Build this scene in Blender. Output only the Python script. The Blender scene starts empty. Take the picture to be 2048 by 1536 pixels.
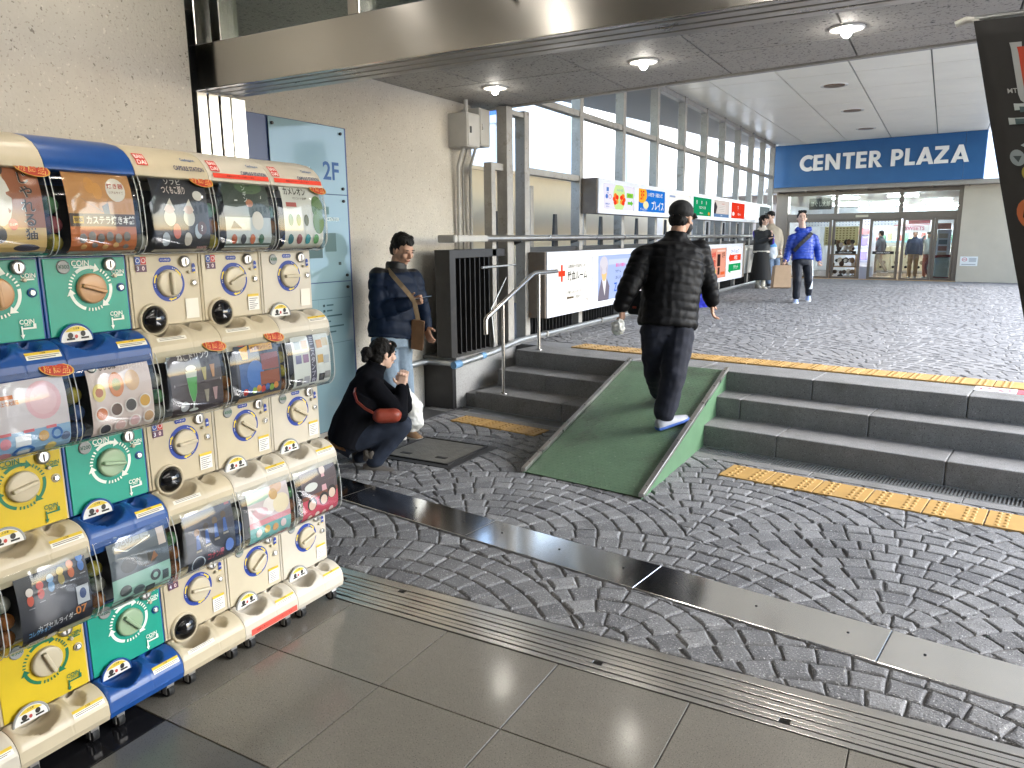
import bpy, bmesh, math, random
from mathutils import Vector, Matrix, noise
random.seed(7)
SC = bpy.context.scene
COL = SC.collection
RAD = math.radians
# ---------------- camera, sky, sun, exposure ----------------
cam = bpy.data.cameras.new('camera'); camo = bpy.data.objects.new('camera', cam); COL.objects.link(camo)
_r = Vector((0.87094278, 0.49129825, -0.0092031)); _u = Vector((-0.0854298, 0.16983517, 0.98176258)); _f = Vector((-0.48390125, 0.85427282, -0.18988823))
camo.matrix_world = Matrix(((_r.x, _u.x, -_f.x, 0), (_r.y, _u.y, -_f.y, 0), (_r.z, _u.z, -_f.z, 1.6), (0, 0, 0, 1)))
cam.sensor_width = 36; cam.lens = 36 * 1507.25 / 2048; cam.clip_start = .05; cam.clip_end = 600
SC.camera = camo
world = bpy.data.worlds.new('World'); SC.world = world; world.use_nodes = True
SUN_EL, SUN_AZ = 36, 72          # azimuth measured from +Y towards +X
_n = world.node_tree.nodes; _bg = _n['Background']
_sky = _n.new('ShaderNodeTexSky'); _sky.sky_type = 'NISHITA'; _sky.sun_disc = False
_sky.sun_elevation = RAD(SUN_EL); _sky.sun_rotation = RAD(SUN_AZ); _sky.air_density = 1.0; _sky.dust_density = 1.2; _sky.ozone_density = 1.0
world.node_tree.links.new(_sky.outputs[0], _bg.inputs[0]); _bg.inputs[1].default_value = .15
sun = bpy.data.lights.new('sun', 'SUN'); sun.energy = 1.25; sun.angle = RAD(45); sun.color = (.93, .965, 1)
suno = bpy.data.objects.new('sun', sun); COL.objects.link(suno)
_d = Vector((math.sin(RAD(SUN_AZ)) * math.cos(RAD(SUN_EL)), math.cos(RAD(SUN_AZ)) * math.cos(RAD(SUN_EL)), math.sin(RAD(SUN_EL))))
suno.rotation_euler = _d.to_track_quat('Z', 'Y').to_euler(); suno.location = (8, 8, 12)
SC.view_settings.view_transform = 'Standard'; SC.view_settings.look = 'None'; SC.view_settings.gamma = 1
SC.view_settings.exposure = 3.05; SC.view_settings.use_curve_mapping = False
SC.render.engine = 'CYCLES'; SC.cycles.use_denoising = True; SC.cycles.max_bounces = 6; SC.cycles.diffuse_bounces = 4; SC.cycles.glossy_bounces = 3; SC.cycles.light_sampling_threshold = .02
SC.cycles.transparent_max_bounces = 10; SC.cycles.sample_clamp_indirect = 6; SC.cycles.caustics_reflective = False; SC.cycles.caustics_refractive = False
# ---------------- helpers ----------------
A2 = RAD(-8.0942)
EXT = Matrix.Rotation(A2, 4, 'Z')          # street frame (u along the steps, v away) -> world
ZT = .485
def hx(h):
    h = h.lstrip('#'); c = [int(h[i:i + 2], 16) / 255 for i in (0, 2, 4)]
    return tuple(x / 12.92 if x <= .04045 else ((x + .055) / 1.055) ** 2.4 for x in c)
_mats = {}
def mat(name, col, r=.5, m=0., var=0., vs=6., bump=0., bs=150., spk=None, spec=.5, coat=0., trans=0., emit=0., ani=0., stain=None, alpha=1., ior=1.45, sheen=0., rv=0.):
    if name in _mats: return _mats[name]
    M = bpy.data.materials.new(name); M.use_nodes = True; _mats[name] = M
    nt = M.node_tree; N = nt.nodes; L = nt.links; B = N['Principled BSDF']
    if isinstance(col, str): col = hx(col)
    c4 = (*col, 1); B.inputs['Base Color'].default_value = c4
    B.inputs['Roughness'].default_value = r; B.inputs['Metallic'].default_value = m
    B.inputs['Specular IOR Level'].default_value = spec; B.inputs['Coat Weight'].default_value = coat; B.inputs['Coat Roughness'].default_value = .08
    B.inputs['Transmission Weight'].default_value = trans; B.inputs['Alpha'].default_value = alpha; B.inputs['IOR'].default_value = ior
    B.inputs['Sheen Weight'].default_value = sheen
    if ani:
        B.inputs['Anisotropic'].default_value = ani; B.inputs['Anisotropic Rotation'].default_value = .25; tg = N.new('ShaderNodeTangent'); tg.direction_type = 'RADIAL'; tg.axis = 'Z'; L.new(tg.outputs[0], B.inputs['Tangent'])
    if emit: B.inputs['Emission Color'].default_value = c4; B.inputs['Emission Strength'].default_value = emit
    if var or bump or spk or stain or rv:
        P = N.new('ShaderNodeNewGeometry').outputs['Position']
        def nz(sc, det=4, rough=.6):
            t = N.new('ShaderNodeTexNoise'); t.inputs['Scale'].default_value = sc; t.inputs['Detail'].default_value = det; t.inputs['Roughness'].default_value = rough
            L.new(P, t.inputs['Vector']); return t.outputs['Fac']
        def ramp(src, a, b):
            k = N.new('ShaderNodeMapRange'); k.inputs['From Min'].default_value = a; k.inputs['From Max'].default_value = b; L.new(src, k.inputs['Value']); return k.outputs['Result']
        cur = None
        def mix(fac, ca, cb):
            k = N.new('ShaderNodeMix'); k.data_type = 'RGBA'; L.new(fac, k.inputs['Factor'])
            for s, q in ((6, ca), (7, cb)):
                if hasattr(q, 'is_output'): L.new(q, k.inputs[s])
                else: k.inputs[s].default_value = (*q[:3], 1)
            return k.outputs[2]
        cur = c4
        if var:
            cur = mix(ramp(nz(vs), .3, .7), tuple(x * (1 - var) for x in col), tuple(min(1, x * (1 + var)) for x in col))
            cur = mix(ramp(nz(vs * 7, 3), .35, .75), cur, tuple(x * (1 - var * .6) for x in col)) if var > .06 else cur
        if stain:
            cur = mix(ramp(nz(stain[1], 5, .7), stain[2], stain[2] + .18), cur, stain[0])
        if spk:
            for q in (spk if isinstance(spk, list) else [spk]):
                cur = mix(ramp(nz(q[1], 2, .5), q[2], q[2] + .05), cur, q[0])
        if hasattr(cur, 'is_output'): L.new(cur, B.inputs['Base Color'])
        if bump:
            b = N.new('ShaderNodeBump'); b.inputs['Strength'].default_value = min(1, bump); b.inputs['Distance'].default_value = .01 * max(1, bump)
            L.new(nz(bs, 4), b.inputs['Height']); L.new(b.outputs[0], B.inputs['Normal'])
        if rv:
            k = N.new('ShaderNodeMapRange'); L.new(nz(vs * .7, 5), k.inputs['Value']); k.inputs['From Min'].default_value = .3; k.inputs['From Max'].default_value = .7
            k.inputs['To Min'].default_value = max(0, r - rv); k.inputs['To Max'].default_value = min(1, r + rv); L.new(k.outputs[0], B.inputs['Roughness'])
    return M
def clear(name, tint, b=.04, k=.6, rough=.04, p=4.):       # thin clear sheet: see-through with facing-dependent gloss
    if name in _mats: return _mats[name]
    M = bpy.data.materials.new(name); M.use_nodes = True; _mats[name] = M; N = M.node_tree.nodes; L = M.node_tree.links; N.remove(N['Principled BSDF'])
    T = N.new('ShaderNodeBsdfTransparent'); T.inputs[0].default_value = (*tint, 1); G = N.new('ShaderNodeBsdfGlossy'); G.inputs['Roughness'].default_value = rough
    W_ = N.new('ShaderNodeLayerWeight'); W_.inputs[0].default_value = .5; P = N.new('ShaderNodeMath'); P.operation = 'POWER'; P.inputs[1].default_value = p; L.new(W_.outputs['Facing'], P.inputs[0])
    Q = N.new('ShaderNodeMath'); Q.operation = 'MULTIPLY_ADD'; Q.inputs[1].default_value = k; Q.inputs[2].default_value = b; L.new(P.outputs[0], Q.inputs[0])
    X = N.new('ShaderNodeMixShader'); L.new(Q.outputs[0], X.inputs[0]); L.new(T.outputs[0], X.inputs[1]); L.new(G.outputs[0], X.inputs[2]); L.new(X.outputs[0], N['Material Output'].inputs[0]); return M
def pm(h, rough=.45): return mat('print_' + h + ('' if rough == .45 else '_%d' % (rough * 100)), h, rough)      # flat print colour
def em(h, s=1.6):
    M = mat('backlit_%s_%d' % (h, s * 100), h, .9, emit=s * .09, spec=0); M.node_tree.nodes['Principled BSDF'].inputs['Base Color'].default_value = (*[x * .15 for x in hx(h)], 1); M.cycles.emission_sampling = 'NONE'; return M                                     # backlit print colour
class MB:
    def __init__(s, T=None): s.v = []; s.f = []; s.m = []; s.s = []; s.T = T
    def add(s, vs, fs, mi=0, sm=False):
        o = len(s.v)
        s.v += [tuple(s.T @ Vector(p)) if s.T else tuple(p) for p in vs]
        s.f += [[i + o for i in f] for f in fs]; s.m += [mi] * len(fs); s.s += [sm] * len(fs); return s
    def box(s, x0, y0, z0, x1, y1, z1, mi=0, T=None):
        P = [(x, y, z) for x in (x0, x1) for y in (y0, y1) for z in (z0, z1)]
        if T: P = [T @ Vector(p) for p in P]
        return s.add(P, [(0, 1, 3, 2), (4, 6, 7, 5), (0, 4, 5, 1), (2, 3, 7, 6), (0, 2, 6, 4), (1, 5, 7, 3)], mi)
    def prism(s, poly, a, b, ax=1, mi=0, sm=False):     # poly in the two other axes, extruded along ax from a to b
        def P(p, t): q = list(p); q.insert(ax, t); return q
        n = len(poly)
        s.add([P(p, a) for p in poly] + [P(p, b) for p in poly], [(i, (i + 1) % n, n + (i + 1) % n, n + i) for i in range(n)], mi, sm)
        s.add([P(p, a) for p in poly], [list(range(n))[::-1]], mi); return s.add([P(p, b) for p in poly], [list(range(n))], mi)
    def tube(s, path, r, n=8, mi=0, cap=True, sm=True):
        path = [Vector(p) for p in path]; R = r if isinstance(r, (list, tuple)) else [r] * len(path)
        vs = []; k = len(path); up0 = None
        for i, p in enumerate(path):
            d = (path[min(i + 1, k - 1)] - path[max(i - 1, 0)]).normalized()
            if up0 is None: up0 = Vector((0, 0, 1)) if abs(d.z) < .9 else Vector((1, 0, 0))
            a = d.cross(up0).normalized(); b = a.cross(d).normalized(); up0 = b
            vs += [p + (a * math.cos(2 * math.pi * j / n) + b * math.sin(2 * math.pi * j / n)) * R[i] for j in range(n)]
        fs = [(i * n + j, i * n + (j + 1) % n, (i + 1) * n + (j + 1) % n, (i + 1) * n + j) for i in range(k - 1) for j in range(n)]
        s.add(vs, fs, mi, sm)
        if cap: s.add(vs[:n], [list(range(n))], mi); s.add(vs[-n:], [list(range(n))[::-1]], mi)
        return s
    def lathe(s, prof, c, axis='x', n=20, mi=0, sm=True):   # prof: (radius, height along axis)
        vs = []
        for r, h in prof:
            for j in range(n):
                a = 2 * math.pi * j / n; p, q = r * math.cos(a), r * math.sin(a)
                vs.append({'x': (c[0] + h, c[1] + p, c[2] + q), 'y': (c[0] + p, c[1] + h, c[2] + q), 'z': (c[0] + p, c[1] + q, c[2] + h)}[axis])
        k = len(prof)
        s.add(vs, [(i * n + j, i * n + (j + 1) % n, (i + 1) * n + (j + 1) % n, (i + 1) * n + j) for i in range(k - 1) for j in range(n)], mi, sm)
        s.add(vs[-n:], [list(range(n))], mi); return s.add(vs[:n], [list(range(n))[::-1]], mi)
    def ell(s, c, r, nu=16, nv=10, mi=0, R=None):
        vs = []
        for i in range(nv + 1):
            t = math.pi * i / nv
            for j in range(nu):
                a = 2 * math.pi * j / nu; p = Vector((r[0] * math.sin(t) * math.cos(a), r[1] * math.sin(t) * math.sin(a), r[2] * math.cos(t)))
                vs.append((R @ p if R else p) + Vector(c))
        return s.add(vs, [(i * nu + j, i * nu + (j + 1) % nu, (i + 1) * nu + (j + 1) % nu, (i + 1) * nu + j) for i in range(nv) for j in range(nu)], mi, True)
    def loft(s, rings, mi=0, sm=True, cap=True):
        n = len(rings[0]); vs = [p for r in rings for p in r]
        s.add(vs, [(i * n + j, i * n + (j + 1) % n, (i + 1) * n + (j + 1) % n, (i + 1) * n + j) for i in range(len(rings) - 1) for j in range(n)], mi, sm)
        if cap: s.add(rings[0], [list(range(n))[::-1]], mi); s.add(rings[-1], [list(range(n))], mi)
        return s
    def rc(s, p0, r0, p1, r1, n=14, mi=0):                   # rounded cone
        p0 = Vector(p0); p1 = Vector(p1); d = p1 - p0; L = d.length; d = d / L if L > 1e-6 else Vector((0, 0, 1))
        a = d.orthogonal().normalized(); b = d.cross(a); rings = []
        for k in range(5): t = math.pi / 2 * (1 - k / 4); rings.append((-r0 * math.sin(t), max(1e-4, r0 * math.cos(t)), p0))
        for k in range(5): t = math.pi / 2 * k / 4; rings.append((r1 * math.sin(t), max(1e-4, r1 * math.cos(t)), p1))
        return s.loft([[c + d * h + (a * math.cos(2 * math.pi * j / n) + b * math.sin(2 * math.pi * j / n)) * r for j in range(n)] for h, r, c in rings], mi)
    def mesh(s, name, mats):
        me = bpy.data.meshes.new(name); me.from_pydata(s.v, [], s.f)
        for m in (mats if isinstance(mats, (list, tuple)) else [mats]): me.materials.append(m)
        me.polygons.foreach_set('material_index', s.m); me.polygons.foreach_set('use_smooth', s.s); me.update(); return me
    def build(s, name, mats, parent=None, bev=0, local=False, seg=1):
        if parent is not None and not local:
            inv = parent.matrix_world.inverted() if 'mw' not in parent else None
            inv = MW[parent.name].inverted() if parent.name in MW else inv
            s.v = [tuple(inv @ Vector(p)) for p in s.v]
        o = bpy.data.objects.new(name, s.mesh(name, mats)); COL.objects.link(o)
        if parent is not None: o.parent = parent; MW[o.name] = MW.get(parent.name, Matrix())
        else: MW[o.name] = Matrix()
        if bev:
            b = o.modifiers.new('bevel', 'BEVEL'); b.width = bev; b.segments = seg; b.limit_method = 'ANGLE'; b.angle_limit = RAD(40)
        return o
MW = {}
def tag(o, label, cat, group=None):
    o['label'] = label; o['category'] = cat
    if group: o['group'] = group
    return o
def struct(o): o['kind'] = 'structure'; return o
def thing(name, label, cat, loc=(0, 0, 0), rz=0, group=None):
    o = bpy.data.objects.new(name, None); COL.objects.link(o); o.empty_display_size = .1
    o.location = loc; o.rotation_euler = (0, 0, rz); MW[o.name] = Matrix.Translation(loc) @ Matrix.Rotation(rz, 4, 'Z')
    return tag(o, label, cat, group)
_tc = {}
TMP = bpy.data.scenes.new('scratch')       # scratch scene for text and remeshing, removed at the end
def tmp_dg():
    with bpy.context.temp_override(scene=TMP, view_layer=TMP.view_layers[0]):
        d = bpy.context.evaluated_depsgraph_get(); d.update(); return d
def text2d(body, flat=3):
    if body in _tc: return _tc[body]
    c = bpy.data.curves.new('text', 'FONT'); c.body = body; c.size = 1; c.resolution_u = flat; c.offset = .019
    o = bpy.data.objects.new('text', c); TMP.collection.objects.link(o)
    dg = tmp_dg(); m = o.evaluated_get(dg).to_mesh()
    vs = [(v.co.x, v.co.y) for v in m.vertices]; fs = [list(p.vertices) for p in m.polygons]
    bpy.data.objects.remove(o); bpy.data.curves.remove(c)
    xs = [p[0] for p in vs]; ys = [p[1] for p in vs]
    cx, cy = (min(xs) + max(xs)) / 2, (min(ys) + max(ys)) / 2
    r = ([(x - cx, y - cy) for x, y in vs], fs, max(xs) - min(xs), max(ys) - min(ys)); _tc[body] = r; return r
def clip(poly, nx, ny, d):                                    # keep nx*x+ny*y <= d
    out = []; n = len(poly)
    for i in range(n):
        a, b = poly[i], poly[(i + 1) % n]; da = nx * a[0] + ny * a[1] - d; db = nx * b[0] + ny * b[1] - d
        if da <= 0: out.append(a)
        if (da < 0 < db) or (db < 0 < da): t = da / (da - db); out.append((a[0] + (b[0] - a[0]) * t, a[1] + (b[1] - a[1]) * t))
    return out
def decals(items, w, h, mp, mfun=pm, lay=.0008, mb=None, mats=None, nt=1):
    """print laid on a surface: items in unit coordinates, mp(s, t, offset) -> point; returns (MB, materials)"""
    mb = mb or MB(); mats = mats if mats is not None else []
    for li, it in enumerate(items):
        k = it[0]; c = it[-1] if k != 't' else it[5]; m = mfun(c) if isinstance(c, str) else c
        if m not in mats: mats.append(m)
        mi = mats.index(m); off = lay * (1 + li * .25)
        if k == 'r':
            _, s0, t0, s1, t1, _c = it; q = max(1, int(math.ceil(abs(t1 - t0) * nt)))
            for a in range(q):
                ta, tb = t0 + (t1 - t0) * a / q, t0 + (t1 - t0) * (a + 1) / q
                mb.add([mp(s0, ta, off), mp(s1, ta, off), mp(s1, tb, off), mp(s0, tb, off)], [(0, 1, 2, 3)], mi)
        elif k == 'e':
            _, cx, cy, rx, ry, _c = it; n = 18
            R = [(cx + rx * math.cos(2 * math.pi * j / n), cy + ry * math.sin(2 * math.pi * j / n)) for j in range(n)]
            if nt > 1:
                I = [(cx + rx * .5 * math.cos(2 * math.pi * j / n), cy + ry * .5 * math.sin(2 * math.pi * j / n)) for j in range(n)]
                mb.add([mp(*p, off) for p in R + I + [(cx, cy)]], [(j, (j + 1) % n, n + (j + 1) % n, n + j) for j in range(n)] + [(n + j, n + (j + 1) % n, 2 * n) for j in range(n)], mi)
            else: mb.add([mp(*p, off) for p in R], [list(range(n))], mi)
        elif k == 'o':                                       # ring
            _, cx, cy, rx, ry, f, _c = it; n = 22
            R = [(cx + rx * q * math.cos(2 * math.pi * j / n), cy + ry * q * math.sin(2 * math.pi * j / n)) for q in (1, f) for j in range(n)]
            mb.add([mp(*p, off) for p in R], [(j, (j + 1) % n, n + (j + 1) % n, n + j) for j in range(n)], mi)
        elif k == 'p':
            mb.add([mp(*p, off) for p in it[1]], [list(range(len(it[1])))], mi)
        elif k == 't':                                       # ('t', text, cx, cy, height, colour, maxwidth, angle, vertical)
            body = it[1]; mw = it[6] if len(it) > 6 else None; ang = it[7] if len(it) > 7 else 0; vert = it[8] if len(it) > 8 else False
            if vert:
                hh = it[4] / len(body)
                for q, ch in enumerate(body):
                    decals([('t', ch, it[2], it[3] + it[4] / 2 - hh * (q + .5), hh * .86, it[5], mw)], w, h, mp, mfun, off, mb, mats, nt)
                continue
            vs, fs, tw, th = text2d(body); sc = it[4] * h / max(th, .3)
            sx = sc
            if mw and tw * sc > mw * w: sx = mw * w / tw
            ca, sa = math.cos(ang), math.sin(ang)
            mb.add([mp(it[2] + (x * sx * ca - y * sc * sa) / w, it[3] + (x * sx * sa + y * sc * ca) / h, off) for x, y in vs], fs, mi)
    return mb, mats
# ---------------- materials ----------------
m_conc = mat('rough_concrete', (.505, .475, .42), .85, var=.08, vs=1.6, bump=.45, bs=70, spk=[((.38, .345, .295), 85, .62), ((.23, .205, .175), 50, .685), ((.60, .565, .50), 60, .66)], stain=((.44, .40, .345), 1.1, .56))
m_soff = mat('pitted_concrete', (.40, .385, .36), .7, var=.10, vs=1.2, bump=.4, bs=60, spk=[((.16, .155, .15), 46, .60), ((.04, .04, .04), 24, .66)], spec=.4)
m_cob = [mat('granite_%d' % i, c, .88, var=.16, vs=9, stain=((.115, .113, .11), 1.7, .57), bump=.6, bs=85, spk=[((.10, .10, .10), 150, .60), ((.42, .42, .41), 140, .62)], spec=.12) for i, c in enumerate([(.178, .178, .180), (.202, .202, .204), (.154, .154, .158), (.235, .235, .236)])]
m_cobu = [mat('plaza_granite_%d' % i, c, .9, var=.12, vs=9, bump=.3, bs=60, spec=.12) for i, c in enumerate([(.195, .195, .20), (.215, .215, .22), (.18, .18, .185), (.232, .232, .236)])]
m_grout = mat('mortar', (.15, .145, .14), .9, var=.2, vs=12, bump=.4, bs=120)
m_tile = mat('polished_granite_tile', (.165, .153, .13), .16, stain=((.135, .124, .104), 1.3, .56), var=.07, vs=3, spk=[((.07, .06, .05), 230, .60), ((.26, .24, .2), 210, .64)], spec=.5, rv=.06)
m_tiled = mat('dark_polished_tile', (.012, .012, .014), .12, var=.1, vs=20)
m_tileg = mat('grey_polished_tile', (.10, .10, .095), .22, var=.08, vs=6, spk=((.05, .05, .05), 230, .6))
m_steel = mat('brushed_steel', (.56, .54, .51), .2, 1., var=.02, vs=3, rv=.03, ani=.75)
m_steel2 = mat('worn_steel', (.50, .48, .45), .34, 1., var=.12, vs=7, rv=.10)
m_rail = mat('track_aluminium', (.74, .72, .69), .24, 1., var=.06, vs=9)
m_plate = mat('floor_plate_steel', (.90, .885, .86), .13, 1., var=.03, vs=3, bump=.01, bs=200)
m_dark = mat('black_recess', (.012, .012, .012), .6)
m_step = mat('stair_granite', (.20, .198, .195), .7, var=.2, vs=4, bump=.25, bs=130, spk=[((.07, .07, .065), 160, .6), ((.36, .36, .35), 150, .65)], stain=((.12, .115, .10), 2.6, .55))
m_green = mat('green_ramp_paint', (.095, .16, .092), .42, var=.14, vs=5, bump=.08, bs=60, stain=((.065, .085, .055), 2.6, .55), spk=((.22, .26, .20), 34, .70), rv=.08)
m_greens = mat('green_side_paint', (.085, .165, .09), .5, var=.14, vs=7, stain=((.10, .16, .09), 4, .62))
m_yel = mat('tactile_yellow', (.44, .265, .085), .5, var=.12, vs=9, stain=((.34, .23, .10), 5, .62))
m_post = mat('weathered_grey_steel', (.33, .315, .29), .5, .35, var=.16, vs=6, bump=.1, bs=40, stain=((.17, .14, .11), 7, .58), spk=((.16, .12, .085), 45, .70))
m_blk = mat('black_painted_steel', (.022, .021, .021), .42, var=.3, vs=9, stain=((.05, .045, .04), 5, .6))
m_white = mat('white_ceiling_panel', (.88, .835, .715), .34, var=.04, vs=1.5, spec=.3)
m_galv = mat('galvanised_pipe', (.48, .5, .51), .38, .8, var=.12, vs=14)
m_boxgrey = mat('grey_enamel', (.42, .41, .385), .45, var=.06, vs=8, stain=((.32, .28, .23), 5, .68))
m_frame = mat('bluish_white_enamel', (.56, .58, .64), .4, var=.05, vs=6, stain=((.34, .27, .20), 4, .70))
m_glass = mat('clear_glass', (.93, .97, .96), .02, trans=1., ior=1.01, spec=.5)
# ---------------- ground, floors, steps ----------------
struct(MB().box(-200, -60, -.4, 200, 260, -.12).build('ground', mat('far_paving', (.34, .34, .34), .9, var=.1)))
TX = [-2.682, -2.172, -1.66, -1.148, -.638, -.127, .383, .893, 1.403, 1.913, 2.423]
TY = [-6.1, -5.1, -4.1, -3.1, -2.1, -1.1, -.1, .41, .92, 1.42, 1.925, 2.37]
fl = struct(MB().box(-2.9, -6.1, -.11, 3.5, 2.372, -.007).build('interior_floor', mat('tile_joint', (.05, .045, .04), .9)))
for i in range(len(TY) - 1):
    for j in range(-1, len(TX)):
        x0 = TX[j] if j >= 0 else -2.9; x1 = TX[j + 1] if j + 1 < len(TX) else 3.5
        g = .0022; m = m_tile
        if TY[i + 1] < 1.5 and TY[i] > .9: m = m_tiled if x1 < -1.7 else m_tileg
        if TY[i + 1] < 1.0 and j % 2 == 0: m = m_tiled
        MB().box(x0 + g, TY[i] + g, -.006, x1 - g, TY[i + 1] - g, 0).build('tile', m, fl, bev=.0015)
# door track
tr = thing('door_track', 'ribbed aluminium sliding door track set across the floor', 'door track', (-.5, 2.5, 0))
MB().box(-3.3, 2.374, -.08, 3.5, 2.64, -.012).build('track_bed', m_dark, tr)
ys = [2.376, 2.408, 2.436, 2.4635, 2.4955, 2.523, 2.5555, 2.583, 2.6365]
slots = {2: -1.02, 5: -2.38, 1: -.33, 6: -2.05}
for i in range(len(ys) - 1):
    a, b = ys[i], ys[i + 1] - .0065
    cuts = [(-3.3, 3.5)] if i not in slots else [(-3.3, slots[i] - .018), (slots[i] + .018, 3.5)]
    for c in cuts: MB().box(c[0], a, -.03, c[1], b, .001 + .002 * (i % 2)).build('rail', m_rail, tr, bev=.001)
# cobbles
CEN = [(-1.09 + 1.03 * ((r % 2) + 2 * k), 3.96 + .675 * r) for r in range(-4, 6) for k in range(-4, 5)]
RF, DR = 1.17, .117
def owner(x, y, cen, R=RF):
    best = None
    for c in cen:
        d = math.hypot(x - c[0], y - c[1])
        if d < R and (best is None or c[1] < best[1]): best = c
    return best or min(cen, key=lambda c: math.hypot(x - c[0], y - c[1]))
def cobble_polys(cen, inside, R=RF, gap=.0045, rnd=random.Random(3)):
    out = []
    for c in cen:
        for k in range(round(R / DR)):
            r = (k + .5) * DR; n = 4 if k == 0 else max(6, round(2 * math.pi * r / .128)); a0 = .78 if k == 0 else rnd.random() * 6.28
            for j in range(n):
                a = a0 + 2 * math.pi * j / n; x, y = c[0] + r * math.cos(a), c[1] + r * math.sin(a)
                if not inside(x, y): continue
                lows = [q for q in cen if q[1] < c[1] - .1 and math.hypot(q[0] - c[0], q[1] - c[1]) < 2 * R + .1]
                if any(math.hypot(x - q[0], y - q[1]) < R - .075 for q in lows): continue
                da = math.pi / n; ri, ro = max(k * DR, .008) + gap * .6, (k + 1) * DR - gap * .6; P = []
                ga = gap / 2 / r * 1.15
                na = 3 if k < 2 else 2
                for q in range(na): t = a - da + ga + (2 * da - 2 * ga) * q / (na - 1); P.append((c[0] + ro * math.cos(t), c[1] + ro * math.sin(t)))
                for q in range(na): t = a + da - ga - (2 * da - 2 * ga) * q / (na - 1); P.append((c[0] + ri * math.cos(t), c[1] + ri * math.sin(t)))
                for q in lows:
                    dx, dy = x - q[0], y - q[1]; d = math.hypot(dx, dy)
                    if d < R + .14: dx, dy = dx / d, dy / d; P = clip(P, -dx, -dy, -(q[0] * dx + q[1] * dy + R + gap * .5))
                out.append((x, y, P))
    return out
def area(P): return abs(sum(P[i][0] * P[(i + 1) % len(P)][1] - P[(i + 1) % len(P)][0] * P[i][1] for i in range(len(P)))) / 2
def inset(P, d):
    cx = sum(p[0] for p in P) / len(P); cy = sum(p[1] for p in P) / len(P); out = []
    for x, y in P:
        l = math.hypot(x - cx, y - cy) or 1; out.append((x - (x - cx) / l * d, y - (y - cy) / l * d))
    return out
def cobble(mb, P, z, fine, rnd, mi=0):
    if fine:
        Q = []
        for i, p in enumerate(P):
            q = P[(i + 1) % len(P)]; Q.append(p)
            if math.hypot(p[0] - q[0], p[1] - q[1]) > .05: Q.append(((p[0] + q[0]) / 2 + rnd.uniform(-.003, .003), (p[1] + q[1]) / 2 + rnd.uniform(-.003, .003)))
        P = [(x + rnd.uniform(-.003, .003), y + rnd.uniform(-.003, .003)) for x, y in Q]
    n = len(P); A = inset(P, .0); B = inset(P, .005 + rnd.random() * .003); C = inset(P, .015)
    tx, ty = rnd.uniform(-.014, .014), rnd.uniform(-.014, .014); cx, cy = P[0]; h = rnd.uniform(-.002, .0015)
    Z = lambda p, o: z + h + o + (p[0] - cx) * tx + (p[1] - cy) * ty
    if fine:
        vs = [(x, y, z - .03) for x, y in A] + [(p[0], p[1], Z(p, -.009)) for p in A] + [(p[0], p[1], Z(p, -.002)) for p in B] + [(p[0], p[1], Z(p, rnd.uniform(-.001, .0015))) for p in C]; L = 3
    else:
        vs = [(x, y, z - .02) for x, y in A] + [(p[0], p[1], Z(p, -.006)) for p in A] + [(p[0], p[1], Z(p, 0)) for p in C]; L = 2
    fs = [(k * n + i, k * n + (i + 1) % n, (k + 1) * n + (i + 1) % n, (k + 1) * n + i) for k in range(L) for i in range(n)] + [[L * n + i for i in range(n)]]
    mb.add(vs, fs, mi)
def ext(u, v): p = EXT @ Vector((u, v, 0)); return p.x, p.y
un = (math.sin(-A2), math.cos(A2))       # v = un . p
V = lambda x, y: x * un[0] + y * un[1]
SV0, SV1 = 2.905, 3.205                  # floor plate strip (v range)
low = struct(MB().add([(-4.4, 2.64, -.011), (4.5, 2.64, -.011), (*ext(4.5, 5.44), -.011), (*ext(-5.1, 5.44), -.011)], [(0, 1, 2, 3)]).build('lower_pavement', m_grout))
def in_low(x, y): return -4.3 < x < 2.2 and 2.58 < y and V(x, y) < 5.28 and not (SV0 + .05 < V(x, y) < SV1 - .05)
pol = []
for x, y, P in cobble_polys(CEN, in_low):
    P = clip(P, 0, -1, -2.643)
    if V(x, y) < (SV0 + SV1) / 2: P = clip(P, un[0], un[1], SV0 - .003)
    else: P = clip(P, -un[0], -un[1], -(SV1 + .003))
    P = clip(P, un[0], un[1], 5.10); P = clip(P, -1, 0, 3.94 if V(x, y) > 3.3 else 4.25)
    if len(P) > 2 and area(P) > .0006: pol.append((x, y, P))
def vis(x, y):
    q = Vector((x, y, -1.6)); z = q.dot(_f); sx, sy = q.dot(_r) / z, q.dot(_u) / z
    hid = (x < -2.3 and y < 3.0) or (-2.4 < x < -1.5 and y > 4.4 and y < 6.4)
    return -1 if (abs(sx) > .69 or abs(sy) > .52 or hid) else 1 / z
pol.sort(key=lambda t: -area(t[2]) ** .5 * vis(t[0], t[1]))
rn = random.Random(5); rest = MB()
for i, (x, y, P) in enumerate(pol):
    mi = rn.choice((0, 0, 1, 2, 2, 3) if V(x, y) < SV0 else (0, 1, 1, 3, 2))
    if i < 295: b = MB(); cobble(b, P, 0, True, rn); b.build('cobble', m_cob[mi], low)
    else: cobble(rest, P, 0, vis(x, y) > 0, rn, mi)
o = rest.build('cobble_field', m_cob, low); o['kind'] = 'stuff'
# grey stone border slabs between cobbles and steps, and along the wall
for k in range(12):
    u0 = -5.0 + k * .9
    b = MB(EXT).box(u0 + .003, 5.108, -.03, u0 + .897, 5.215, -.001); b.build('border_slab', m_step, low, bev=.003)
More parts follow.
